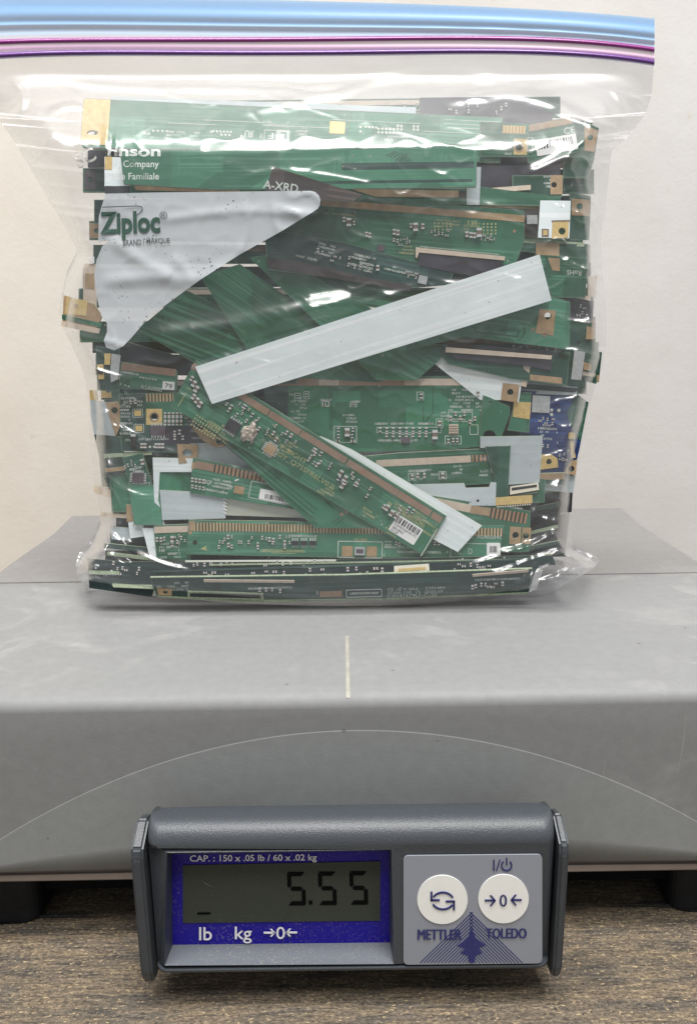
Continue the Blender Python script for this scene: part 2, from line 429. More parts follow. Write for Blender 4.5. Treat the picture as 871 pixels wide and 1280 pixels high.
# ------------------------------------------------------------------ the display unit
def arrow_pts(x0, x1, y, h, th):
    """poly list for an arrow from x0 to x1 (px) with a v head"""
    s = 1 if x1 > x0 else -1
    P = [[(x0, y - th/2), (x1 - s*th*0.6, y - th/2), (x1 - s*th*0.6, y + th/2), (x0, y + th/2)]]
    k = th * 1.15
    for q in (-1, 1):
        P.append([(x1, y), (x1 - s*h*0.85, y + q*h), (x1 - s*h*0.85 - s*k, y + q*h), (x1 - s*k*1.1, y)])
    return P

def px_sheet(name, polys, y, lift, mat, parent, inv, thick=0.0002):
    """flat lettering and marks lying on the plane y, given in photo pixels"""
    bm = bmesh.new()
    for poly in polys:
        pts = [at_y(p[0], p[1], y) for p in poly]
        add_prism(bm, [(q.x, q.z) for q in pts], [], 0, thick)
    for v in bm.verts: v.co = (v.co.x, y - lift + v.co.z, v.co.y)
    return bm_done(name, bm, mat, parent, inv)

def px_text(name, s, cx, cy, w, h, y, lift, mat, parent, inv, bold=0.0, ang=0.0, heavy=0.0):
    v, f = text_mesh(s, bold)
    if heavy:
        # a heavier weight: the same letters again, a hair to either side
        n0 = len(v); vs = [v + np.array([k * heavy / w, 0]) for k in (-1, 0, 1)]
        f = [tuple(i + n0 * k for i in t) for k in range(3) for t in f]; v = np.concatenate(vs)
        layer = np.repeat([0, 1e-5, 2e-5], n0)
    else: layer = np.zeros(len(v))
    me = bpy.data.meshes.new(name); pts = []
    ca, sa = math.cos(ang), math.sin(ang)
    for a, lz in zip(v, layer):
        dx, dy = a[0] * w, -a[1] * h
        p = at_y(cx + dx*ca - dy*sa, cy + dx*sa + dy*ca, y); pts.append((p.x, y - lift - lz, p.z))
    me.from_pydata(pts, [], f)
    return link_mesh(name, me, mat, parent, inv)

MT['brk'] = plain('slate_bracket_plastic', (0.040, 0.046, 0.054), 0.36, var=0.15, vscale=120, grain=0.3, gscale=2500)

def dusty(name, col, dust, amount, rough=0.4, grain=0.0):
    m, t, b = nt(name)
    tc = N(t, 'ShaderNodeTexCoord').outputs['Object']
    d = ramp(t, noise(t, tc, 1500, 3, 0.7), 0.56, K4, 0.68, W4)
    k = ramp(t, noise(t, tc, 70, 4, 0.6), 0.35, (amount*0.25,)*3 + (1,), 0.7, (amount,)*3 + (1,))
    L(t, mixc(t, mixc(t, 1.0, d, k, 'MULTIPLY'), c4(col), c4(dust)), b.inputs['Base Color'])
    b.inputs['Roughness'].default_value = rough; b.inputs['Specular IOR Level'].default_value = 0.3
    if grain: bump(t, noise(t, tc, 2300, 2), grain, 0.0002, b); b.inputs['Specular IOR Level'].default_value = 0.5
    return m
MT['hous'] = dusty('slate_grey_plastic', (0.047, 0.054, 0.064), (0.20, 0.19, 0.17), 0.22, 0.42, 0.6)
MT['ledge'] = dusty('dusty_lit_ledge_plastic', (0.115, 0.125, 0.145), (0.45, 0.38, 0.28), 0.5)  # base paler than the housing: light on the ledge painted in, plus dust
MT['blue'] = dusty('blue_bezel_print', (0.011, 0.006, 0.26), (0.30, 0.27, 0.25), 0.55, 0.35)
MT['lcd'] = dusty('lcd_glass_olive', (0.041, 0.049, 0.041), (0.20, 0.20, 0.17), 0.25, 0.35)
MT['seg'] = plain('lcd_segment', (0.0035, 0.004, 0.004), 0.6, spec=0.05)
MT['key'] = dusty('keypad_grey_film', (0.260, 0.275, 0.315), (0.4, 0.4, 0.4), 0.15, 0.42)
MT['btn'] = plain('white_button_film', (0.80, 0.80, 0.77), 0.4, var=0.02)
MT['navy'] = plain('navy_print', (0.022, 0.026, 0.130), 0.5, var=0.05)
MT['wprint'] = plain('white_print', (0.80, 0.80, 0.82), 0.5, var=0.03)

def make_display():
    yf = 0.2120; yb = YF + 0.003
    root = empty('scale_display', (0, 0.225, TABLE_Z))
    tag(root, 'slate grey display unit with blue bezel screen showing 5.55 in front of the scale', 'display')
    inv = Matrix.Translation((0, -0.225, -TABLE_Z))
    xl = at_y(187, 1120, yf).x; xr = at_y(692, 1120, yf).x
    zt = at_y(440, 1056, yf).z; zb = at_y(440, 1219, yf).z
    # housing: front face with a real recess for the screen
    O = [at_y(*p, yf) for p in ((209, 1066), (489, 1062), (492, 1205), (206, 1207))]
    prof = []
    R = 0.0062
    ztop = zt + R * 0.95
    yb = yf + 0.0160
    prof.append((yb, ztop - 0.0032)); prof.append((yb - 0.0004, ztop - 0.0026)); prof.append((yb - 0.0012, ztop - 0.0022))
    prof.append((yf + R + 0.001, ztop - 0.0002))
    for k in range(1, 10):
        a = math.radians(90 * k / 9); prof.append((yf + R * (1 - math.sin(a)), ztop - R * (1 - math.cos(a))))
    bot = [(yf, zb + 0.003)] + [(yf + 0.003 * (1 - math.cos(math.radians(a))), zb + 0.003 - 0.003 * math.sin(math.radians(a))) for a in (30, 60, 90)] + [(yb, zb + 0.004)]
    bm = bmesh.new(); xs = np.linspace(xl, xr, 24)
    def inset(x):
        e = min(x - xl, xr - x); r = 0.0035
        return 0.0 if e >= r else r - math.sqrt(max(0, r*r - (r - e)**2))
    xs = sorted(set([xl, xl + 0.0004, xl + 0.001, xl + 0.002, xl + 0.0035, xr, xr - 0.0004, xr - 0.001, xr - 0.002, xr - 0.0035] + list(np.linspace(xl + 0.0036, xr - 0.0036, 20))))
    for seg in (prof, bot):
        g = []
        for x in xs:
            i = inset(x)
            g.append([bm.verts.new((x, min(p[0] + i, yb - 0.0002) if p[0] < yb - 0.0003 else p[0], p[1])) for p in seg])
        for i in range(len(xs) - 1):
            for j in range(len(seg) - 1):
                bm.faces.new((g[i][j], g[i+1][j], g[i+1][j+1], g[i][j+1])).smooth = True
        if seg is prof: ftop = [r[-1] for r in g]
        else: fbot = [r[0] for r in g]
    # front face with the hole
    fv = fbot + ftop[::-1]
    outer = [Vector((v.co.x, v.co.z, 0)) for v in fv]
    hv = [bm.verts.new(p) for p in O]
    hole = [Vector((p.x, p.z, 0)) for p in O]
    allv = fv + hv
    for t in tessellate_polygon([outer, hole]):
        if len(set(t)) == 3:
            try: bm.faces.new([allv[i] for i in t])
            except ValueError: pass
    # recess walls down to the sunk panel
    yp = yf + 0.0075
    I = [at_y(*p, yp) for p in ((215, 1068), (486, 1063.5), (487, 1178), (216, 1181))]
    iv = [bm.verts.new(p) for p in I]
    for k in range(4):
        f = bm.faces.new((hv[k], hv[(k+1) % 4], iv[(k+1) % 4], iv[k])); f.material_index = 1 if k == 2 else 0
    # end caps
    for s, x in ((0, xl), (1, xr)):
        i = inset(x)
        vs = [bm.verts.new((x, min(p[0] + i, yb - 0.0002) if p[0] < yb - 0.0003 else p[0], p[1])) for p in prof + bot]
        bm.faces.new(vs)
    bmesh.ops.remove_doubles(bm, verts=bm.verts, dist=1e-6)
    bm_done('housing', bm, [MT['hous'], MT['ledge']], root, inv)
    bm = bmesh.new()
    add_box(bm, xl + 0.004, xr - 0.004, yb - 0.0005, yb + 0.0015, zb + 0.006, ztop - 0.0036)
    bm_done('back_plate', bm, MT['brk'], root, inv)
    bm = bmesh.new()
    add_box(bm, -0.03, 0.03, yb + 0.001, YF + 0.012, zb + 0.012, ztop - 0.012)
    bm_done('mounting_arm', bm, MT['brk'], root, inv)
    # blue bezel and screen
    bz = px_sheet('bezel', [[(214, 1067.5), (487, 1063), (488, 1178.5), (215, 1181.5)]], yp + 0.0002, 0.0002, MT['blue'], root, inv)
    lc = px_sheet('screen', [[(229, 1081), (475, 1076), (475, 1150), (229, 1153)]], yp, 0.0003, MT['lcd'], root, inv, 0.0003)
    px_text('lettering', 'CAP. : 150 x .05 lb / 60 x .02 kg', 317, 1072.0, 158, 10.5, yp, 0.0006, MT['wprint'], bz, None, 0.012, math.radians(-0.6))
    px_text('lettering', 'lb', 257.5, 1165.5, 16, 16.5, yp, 0.0006, MT['wprint'], bz, None, 0.008)
    px_text('lettering', 'kg', 304.5, 1167, 21, 21, yp, 0.0006, MT['wprint'], bz, None, 0.008)
    px_text('lettering', '0', 351, 1164.5, 11, 15.5, yp, 0.0006, MT['wprint'], bz, None, 0.006)
    px_sheet('arrow_mark', arrow_pts(330, 344, 1164.5, 4.6, 1.9), yp, 0.0006, MT['wprint'], bz, None)
    px_sheet('arrow_mark', arrow_pts(371.5, 357.5, 1164.2, 4.6, 1.9), yp, 0.0006, MT['wprint'], bz, None)
    for o in bz.children: o.matrix_local = Matrix.Identity(4)
    # seven segment digits, drawn slanted; the segments are hexagons
    def seg_digit(x, y, w, h, segs, name='digit'):
        th = 5.0; sl = -0.03; P = []
        def q(a, b): return (x + a - sl * (b - h/2), y + b)
        g = 0.9
        def hor(yy, kind):
            if kind == 't': return [q(g, yy), q(w - g, yy), q(w - th, yy + th), q(th, yy + th)]
            if kind == 'b': return [q(th, yy - th), q(w - th, yy - th), q(w - g, yy), q(g, yy)]
            return [q(th*0.5 + g, yy), q(th + g*0.6, yy - th/2), q(w - th - g*0.6, yy - th/2), q(w - th*0.5 - g, yy), q(w - th - g*0.6, yy + th/2), q(th + g*0.6, yy + th/2)]
        def ver(xx, y0, y1, left):
            s = 1 if left else -1
            return [q(xx, y0), q(xx + s*th, y0 + th*0.9), q(xx + s*th, y1 - th*0.6), q(xx + s*th*0.4, y1 - g*0.3), q(xx, y1 - th*0.5)]
        if 'a' in segs: P.append(hor(0, 't'))
        if 'd' in segs: P.append(hor(h, 'b'))
        if 'g' in segs: P.append(hor(h/2, 'm'))
        if 'f' in segs: P.append(ver(0, g, h/2 - g, True))
        if 'c' in segs:
            P.append([q(w, h - g), q(w - th, h - th*0.9), q(w - th, h/2 + th*0.6), q(w - th*0.4, h/2 + g), q(w, h/2 + th*0.5)])
        return px_sheet(name, P, yp, 0.00050, MT['seg'], lc, None, 0.0001)
    ds = [seg_digit(359.5, 1089, 22.5, 41.5, 'afgcd'), seg_digit(398, 1088.5, 22.5, 41.5, 'afgcd'), seg_digit(437, 1088, 22.5, 41.5, 'afgcd')]
    px_sheet('decimal_point', [[(386, 1124.5), (390.5, 1124.5), (390.5, 1129.5), (386, 1129.5)]], yp, 0.0005, MT['seg'], lc, None, 0.0001)
    px_sheet('unit_marker', [[(247, 1139.5), (263.5, 1139.2), (263.5, 1141.6), (247, 1141.9)]], yp, 0.0005, MT['seg'], lc, None, 0.0001)
    px_sheet('scratch', [[(251, 1097.5), (258, 1103), (270, 1108.5), (258, 1104.5)]], yp, 0.0005, plain('scratched_glass', (0.10, 0.105, 0.095), 0.6), lc, None, 0.0001)
    for o in lc.children: o.matrix_local = Matrix.Identity(4)
    # keypad
    yk = yf
    kp = px_sheet('keypad', [[(p[0], p[1] - (p[0] - 590) * 0.010) for p in rrect(504, 1068, 677, 1204, 6)]], yk, 0.00035, MT['key'], root, inv, 0.0004)
    for nm, cx, cy in (('unit_button', 552.5, 1123), ('zero_button', 628.5, 1122)):
        px_sheet(nm, [circle(cx, cy, 31.5, 40, 30.5)], yk, 0.00060, MT['btn'], kp, None, 0.0004)
    T = lambda s, cx, cy, w, h, b: px_text('lettering', s, cx, cy, w, h, yk, 0.00085 if cy < 1150 and cy > 1090 else 0.0006, MT['navy'], kp, None, 0.0, 0.0, b)
    T('METTLER', 549, 1166.5, 54, 12.5, 0.6); T('TOLEDO', 632, 1165, 50, 12.5, 0.6)
    T('0', 628, 1123.5, 9, 15, 0.2); T('I', 616.5, 1080, 1.8, 14, 0.0); T('/', 622, 1080, 6, 14, 0.0)
    px_sheet('arrow_mark', arrow_pts(605, 619, 1123.5, 6.5, 2.0), yk, 0.00085, MT['navy'], kp, None)
    px_sheet('arrow_mark', arrow_pts(651, 637, 1122.8, 6.5, 2.0), yk, 0.00085, MT['navy'], kp, None)
    def arc(cx, cy, rx, ry, a0, a1, th, n=14):
        o, i = [], []
        for k in range(n + 1):
            a = math.radians(a0 + (a1 - a0) * k / n)
            o.append((cx + (rx + th/2) * math.cos(a), cy - (ry + th/2) * math.sin(a)))
            i.append((cx + (rx - th/2) * math.cos(a), cy - (ry - th/2) * math.sin(a)))
        return [[o[k], o[k+1], i[k+1], i[k]] for k in range(n)]
    px_sheet('power_mark', arc(632.5, 1080.5, 6.3, 6.3, -230, 50, 1.6) + [[(631.7, 1071), (633.3, 1071), (633.3, 1080), (631.7, 1080)]], yk, 0.0006, MT['navy'], kp, None)
    # two arrows chasing each other
    cyc = arc(553, 1124.5, 13.5, 11, 25, 150, 2.2) + arc(553, 1123.5, 13.5, 11, 205, 330, 2.2)
    cyc += [[(537.5, 1112.5), (540, 1112.5), (540, 1124), (537.5, 1124)], [(537.5, 1122), (549, 1122), (549, 1124.2), (537.5, 1124.2)]]
    cyc += [[(565.5, 1124), (568, 1124), (568, 1135.5), (565.5, 1135.5)], [(556.5, 1123.6), (568, 1123.6), (568, 1125.8), (556.5, 1125.8)]]
    px_sheet('cycle_mark', cyc, yk, 0.00085, MT['navy'], kp, None)
    # hatched pyramid emblem
    hz = []
    base_y = 1202; ax, ay = 588.5, 1139
    for i in range(15):
        x0 = 525 + i * 4.4; ln = min(base_y - ay, (ax + 1.5 - x0) * 0.97)
        if ln < 3: continue
        w0, w1 = 1.1, 1.5
        hz.append([(x0 - w0/2, base_y), (x0 + w0/2, base_y), (x0 + ln/0.97 + w1/2, base_y - ln), (x0 + ln/0.97 - w1/2, base_y - ln)])
        x0 = 652 - i * 4.4; ln = min(base_y - ay, (x0 - ax + 1.5) * 0.97)
        if ln < 3: continue
        hz.append([(x0 - w0/2, base_y), (x0 + w0/2, base_y), (x0 - ln/0.97 + w1/2, base_y - ln), (x0 - ln/0.97 - w1/2, base_y - ln)])
    px_sheet('pyramid_mark', hz, yk, 0.00045, MT['navy'], kp, None, 0.0001)
    px_sheet('pyramid_core', [[(589, 1158), (594, 1171), (606, 1180), (597, 1184), (602, 1190), (594, 1193), (592, 1202), (586, 1202), (584, 1193), (575, 1190), (581, 1184), (571, 1181), (584, 1171)]], yk, 0.00050, MT['navy'], kp, None, 0.0001)
    for o in kp.children: o.matrix_local = Matrix.Identity(4)
    # brackets at both ends
    for s in (-1, 1):
        if s < 0: x1 = xl - 0.0006; x0 = at_y(171, 1140, yf).x
        else: x0 = xr + 0.0006; x1 = at_y(705, 1140, yf).x
        zz = lambda py: at_y(440, py, yf - 0.001).z
        pr = [(yf + 0.014, ztop - 0.0035), (yf + 0.0075, ztop - 0.0012), (yf - 0.0010, zz(1058)), (yf - 0.0018, zz(1070)), (yf - 0.0015, zz(1214)), (yf + 0.0005, zz(1230)), (yf + 0.006, zz(1232)), (yf + 0.014, zz(1215))]
        bm = bmesh.new(); add_prism(bm, pr, [], x0, x1)
        for v in bm.verts: v.co = (v.co.z, v.co.x, v.co.y)
        bmesh.ops.recalc_face_normals(bm, faces=bm.faces)
        bmesh.ops.dissolve_limit(bm, angle_limit=0.02, verts=bm.verts, edges=bm.edges)
        bmesh.ops.bevel(bm, geom=bm.edges, offset=0.0008, segments=3, affect='EDGES', clamp_overlap=True)
        o = bm_done('bracket', bm, MT['brk'], root, inv)
    return root
make_display()
#@@BOARDS@@
# ------------------------------------------------------------------ circuit boards in the bag
MPP = 0.335 / F_PX            # about one photo pixel at the pile, metres
Y0, DY = 0.3245, 0.0017
GRP = 'circuit board strips in the bag'
_shared = {}
def cap_mesh(kind):
    """tiny two-terminal part: unit length along x, real ends and body"""
    if kind in _shared: return _shared[kind]
    bm = bmesh.new()
    if kind == 'dark3':          # a dark body with bright end: white top pad style
        add_box(bm, -0.5, -0.12, -0.30, 0.30, -0.05, 0.36, 1); add_box(bm, -0.14, 0.5, -0.28, 0.28, -0.05, 0.30, 0)
    elif kind == 'dot':
        add_prism(bm, circle(0, 0, 0.5, 8), [], 0.12, -0.05, 1, 1)
    else:
        add_box(bm, -0.5, -0.22, -0.30, 0.30, -0.05, 0.42, 1); add_box(bm, 0.22, 0.5, -0.30, 0.30, -0.05, 0.42, 1)
        add_box(bm, -0.23, 0.23, -0.27, 0.27, -0.05, 0.39, 0)
    bmesh.ops.recalc_face_normals(bm, faces=bm.faces)
    me = bpy.data.meshes.new('capacitor'); bm.to_mesh(me); bm.free()
    for m in ((MT['capd'] if kind in ('dark3', 'capd') else MT['cap']), (MT['tan'] if kind == 'tdot' else MT['solder'])): me.materials.append(m)
    _shared[kind] = me
    return me

class Board:
    def __init__(s, poly, lay, col, label, k=0.0, name='circuit_board', cat='circuit board', holes=(), thick=0.0011, edge='edge', axis=None, group=GRP, yaw=0.0):
        y = Y0 + lay * DY
        cx = sum(p[0] for p in poly) / len(poly); cy = sum(p[1] for p in poly) / len(poly)
        s.O = at_y(cx, cy, y)
        if k == 0:        # nothing in the pile stands quite square
            rj = random.Random(int(cx * 31 + cy * 17)); hh = max(8, max(p[1] for p in poly) - min(p[1] for p in poly)) / 2 * MPP; ww = max(8, max(p[0] for p in poly) - min(p[0] for p in poly)) / 2 * MPP
            k = min(0.16, 0.0011 / hh) * rj.uniform(-0.5, 1.0); yaw = min(0.10, 0.0008 / ww) * rj.uniform(-1, 1)
        s.n = Vector((-yaw, -1, k)).normalized()
        a = axis or (poly[0], poly[1])
        p0, p1 = s.hit(*a[0]), s.hit(*a[1])
        s.u = (p1 - p0).normalized(); s.v = s.n.cross(s.u)
        s.ang = math.atan2(a[1][1] - a[0][1], a[1][0] - a[0][0])
        bm = bmesh.new()
        add_prism(bm, [s.loc(*p) for p in poly], [[s.loc(*q) for q in circle(*h)] for h in holes], 0, -thick, 1, 0)
        o = bm_done(name, bm, [MT[col], MT[edge]])
        m = Matrix.Identity(4)
        for i, vec in enumerate((s.u, s.v, s.n)):
            for j in range(3): m[j][i] = vec[j]
        m.translation = s.O
        o.matrix_world = m
        tag(o, label, cat, group); s.o = o
        if col in ('g1', 'g2', 'g3', 'g4', 'g5', 'g6', 'gt') and name == 'circuit_board':
            # the mask stops short of the cut edge and leaves a thin pale margin
            q = [s.loc(*p) for p in poly]
            hu = max(abs(a[0]) for a in q); hv = max(abs(a[1]) for a in q); dd = 1.1 * MPP
            if hv > 5 * dd:
                inn = [(a[0] * (1 - dd/hu), a[1] * (1 - dd/hv)) for a in q]
                bm = bmesh.new(); n = len(q)
                vo = [bm.verts.new((a[0], a[1], 0.00004)) for a in q]; vi = [bm.verts.new((a[0], a[1], 0.00004)) for a in inn]
                for i in range(n): bm.faces.new((vo[i], vo[(i+1) % n], vi[(i+1) % n], vi[i]))
                bm_done('bare_margin', bm, MT['margin'], o)
    def hit(s, px, py):
        d = ray(px, py); t = (s.O - CAM).dot(s.n) / d.dot(s.n); return CAM + d * t
    def loc(s, px, py):
        q = s.hit(px, py) - s.O; return (q.dot(s.u), q.dot(s.v))
    def rc(s, cx, cy, w, h, ang=None):
        a = s.ang if ang is None else math.radians(ang); c, d = math.cos(a), math.sin(a)
        return [(cx + x*c - y*d, cy + x*d + y*c) for x, y in ((-w/2, -h/2), (w/2, -h/2), (w/2, h/2), (-w/2, h/2))]
    def poly(s, name, pts, mat, up=0.0001, holes=(), parent=None, side=None):
        bm = bmesh.new(); add_prism(bm, [s.loc(*p) for p in pts], [[s.loc(*q) for q in circle(*h)] for h in holes], up, -0.00005 if up > 0 else up - 0.0001, 1 if side else 0, 0)
        return bm_done(name, bm, [MT[mat]] + ([MT[side]] if side else []), parent or s.o)
    def rect(s, name, cx, cy, w, h, mat, up=0.0001, ang=None, hole=0, parent=None):
        return s.poly(name, s.rc(cx, cy, w, h, ang), mat, up, [(cx, cy, hole)] if hole else (), parent)
    def band(s, name, x0, y0, x1, y1, w, mat, up=0.00008):
        a = math.degrees(math.atan2(y1 - y0, x1 - x0))
        return s.rect(name, (x0+x1)/2, (y0+y1)/2, math.hypot(x1-x0, y1-y0), w, mat, up, a)
    def tab(s, pts, hx, hy, r, mat='gold', up=0.0001):
        return s.poly('gold_pad', pts, mat, up, [(hx, hy, r)])
    def marks(s, name, rects, mat='silk', up=0.00006):
        """print on the board: many little strokes, one layer"""
        bm = bmesh.new()
        for r in rects:
            add_prism(bm, [s.loc(*p) for p in s.rc(*r)], [], up, up - 0.00005)
        return bm_done(name, bm, MT[mat], s.o)
    def frame(s, name, cx, cy, w, h, t=1.0, mat='silk', ang=None):
        a = math.degrees(s.ang) if ang is None else ang
        c, d = math.cos(math.radians(a)), math.sin(math.radians(a))
        f = lambda x, y: (cx + x*c - y*d, cy + x*d + y*c)
        R = []
        for (x, y, ww, hh) in ((0, -h/2, w, t), (0, h/2, w, t), (-w/2, 0, t, h), (w/2, 0, t, h)):
            q = f(x, y); R.append((q[0], q[1], ww, hh, a))
        return s.marks(name, R, mat, 0.00007)
    def text(s, txt, cx, cy, w, h, mat='silk', ang=None, flip=False, mirror=False, up=0.00009, name='lettering', parent=None, bold=0.0):
        v, f = text_mesh(txt, bold)
        a = s.ang if ang is None else math.radians(ang); c, d = math.cos(a), math.sin(a)
        if flip: c, d = -c, -d
        pts = []
        for p in v:
            x, y = p[0] * w * (-1 if mirror else 1), -p[1] * h
            q = s.loc(cx + x*c - y*d, cy + x*d + y*c); pts.append((q[0], q[1], up))
        me = bpy.data.meshes.new(name); me.from_pydata(pts, [], [t[::-1] for t in f] if mirror else f)
        return link_mesh(name, me, MT[mat], parent or s.o)
    def cap(s, cx, cy, ln, ang=90, kind='cap', name='capacitor'):
        o = bpy.data.objects.new(name, cap_mesh(kind)); COL.objects.link(o); o.parent = s.o
        q = s.loc(cx, cy); q2 = s.loc(cx + math.cos(math.radians(ang)), cy + math.sin(math.radians(ang)))
        m = math.hypot(q2[0]-q[0], q2[1]-q[1])
        o.location = (q[0], q[1], 0); o.rotation_euler = (0, 0, math.atan2(q2[1]-q[1], q2[0]-q[0]))
        ln *= 0.86; o.scale = (ln*m, ln*m, ln*m); return o
    def caps(s, lst, ln=6, ang=90, kind='cap'):
        for p in lst: s.cap(p[0], p[1], p[2] if len(p) > 2 else ln, p[3] if len(p) > 3 else ang, kind)
    def scatter(s, cx, cy, w, h, n, ln=5, kind='cap', seed=0, ang=None):
        r = random.Random(seed + int(cx * 7 + cy * 13)); a = s.ang; c, d = math.cos(a), math.sin(a)
        used = []
        for _ in range(n * 6):
            x, y = r.uniform(-w/2, w/2), r.uniform(-h/2, h/2)
            if any(abs(x-p[0]) < ln*0.85 and abs(y-p[1]) < ln*1.15 for p in used): continue
            used.append((x, y))
            s.cap(cx + x*c - y*d, cy + x*d + y*c, ln * r.uniform(0.8, 1.15), math.degrees(a) + (90 if r.random() < 0.75 else 0), kind)
            if len(used) >= n: break
    def silkfield(s, cx, cy, w, h, n, mat='silk', ln=4, seed=1, th=0.9):
        """rows of small print too fine to read"""
        r = random.Random(seed + int(cx + cy)); a = s.ang; c, d = math.cos(a), math.sin(a); R = []
        for _ in range(n):
            x, y = r.uniform(-w/2, w/2), round(r.uniform(-h/2, h/2) / 4.2) * 4.2
            for k in range(r.randint(2, 5)):
                xx = x + k * 2.3
                if xx > w/2: break
                for (dx, dy, ww, hh) in ((0, 0, 0.8, 2.6), (0.6, r.choice((-1, 0, 1)), 1.2, 0.7)):
                    R.append((cx + (xx+dx)*c - (y+dy)*d, cy + (xx+dx)*d + (y+dy)*c, ww, hh))
        return s.marks('silkscreen', R, mat)
    def dots(s, pts, r=1.6, mat='solder', name='solder_dots'):
        bm = bmesh.new()
        for p in pts: add_prism(bm, [s.loc(*q) for q in circle(p[0], p[1], r, 8)], [], 0.00010, -0.00005)
        return bm_done(name, bm, MT[mat], s.o)
    def chip(s, cx, cy, w, h, ang=None, mat='chip', pins='solder', np_=8, sides='lr'):
        ch = s.rect('chip', cx, cy, w, h, mat, 0.0007, ang)
        a = math.degrees(s.ang) if ang is None else ang; c, d = math.cos(math.radians(a)), math.sin(math.radians(a)); R = []
        for i in range(np_):
            f = (i + 0.5) / np_ - 0.5
            for sg in (-1, 1):
                if 'l' in sides:
                    x, y = sg * (w/2 + 1.6), f * h; R.append((cx + x*c - y*d, cy + x*d + y*c, 3.2, h/np_*0.5, a))
                if 't' in sides:
                    x, y = f * w, sg * (h/2 + 1.6); R.append((cx + x*c - y*d, cy + x*d + y*c, w/np_*0.5, 3.2, a))
        bm = bmesh.new()
        for r in R: 
            rr = list(r)
            add_prism(bm, [s.loc(*p) for p in s.rc(rr[0], rr[1], rr[2], rr[3], rr[4])], [], 0.00018, -0.00005)
        bm_done('chip_pins', bm, MT[pins], s.o)
        return ch
    def sticker(s, cx, cy, w, h, ang=None, bars=18, by=-0.2, bh=0.42, lines=(), seed=3, bw=0.86):
        a = math.degrees(s.ang) if ang is None else ang; c, d = math.cos(math.radians(a)), math.sin(math.radians(a))
        f = lambda x, y: (cx + x*c - y*d, cy + x*d + y*c)
        st = s.poly('sticker', [f(x, y) for x, y in rrect(-w/2, -h/2, w/2, h/2, 1.5)], 'paper', 0.00016)
        r = random.Random(seed); R = []
        x = -w * bw / 2; step = w * bw / bars
        while x < w * bw / 2:
            t = step * r.choice((0.3, 0.5, 0.75)); R.append(f(x, by*h) + (t, h*bh, a)); x += t + step * r.choice((0.3, 0.5, 0.6))
        bm = bmesh.new()
        for q in R: add_prism(bm, [s.loc(*p) for p in s.rc(*q)], [], 0.00020, 0.00014)
        bm_done('barcode', bm, MT['ink'], st)
        for (tx, x, y, ww, hh) in lines:
            s.text(tx, *f(x, y), ww, hh, 'ink', a, up=0.00021, parent=st)
        return st
    def connector(s, pts, mat='crm', up=0.0012, slot=None, slotmat='bk'):
        c = s.poly('connector', pts, mat, up)
        if slot: s.poly('contact_slot', slot, slotmat, up + 0.0001, parent=c)
        return c

def lerp(a, b, t): return a + (b - a) * t
def row(x0, y0, x1, y1, n): return [(lerp(x0, x1, i/(n-1)), lerp(y0, y1, i/(n-1))) for i in range(n)]

# silhouette of the filled bag, photo pixels
_ly = [70, 90, 120, 150, 165, 185, 225, 260, 290, 318, 345, 375, 400, 412, 440, 470, 500, 530, 560, 600, 630, 655, 680, 700, 718, 735, 745]
_lx = [-26, -24, -16, -4, 8, 20, 44, 64, 82, 97, 84, 78, 74, 76, 90, 104, 110, 111, 113, 115, 122, 126, 116, 100, 95, 97, 108]
_ry = [70, 90, 120, 145, 160, 178, 190, 215, 260, 300, 340, 380, 420, 440, 470, 500, 530, 560, 590, 615, 650, 672, 688, 700, 712, 722, 735, 745]
_rx = [817, 816, 814, 806, 795, 780, 764, 761, 757, 750, 752, 756, 758, 758, 752, 740, 734, 727, 722, 717, 714, 714, 716, 740, 750, 738, 706, 690]

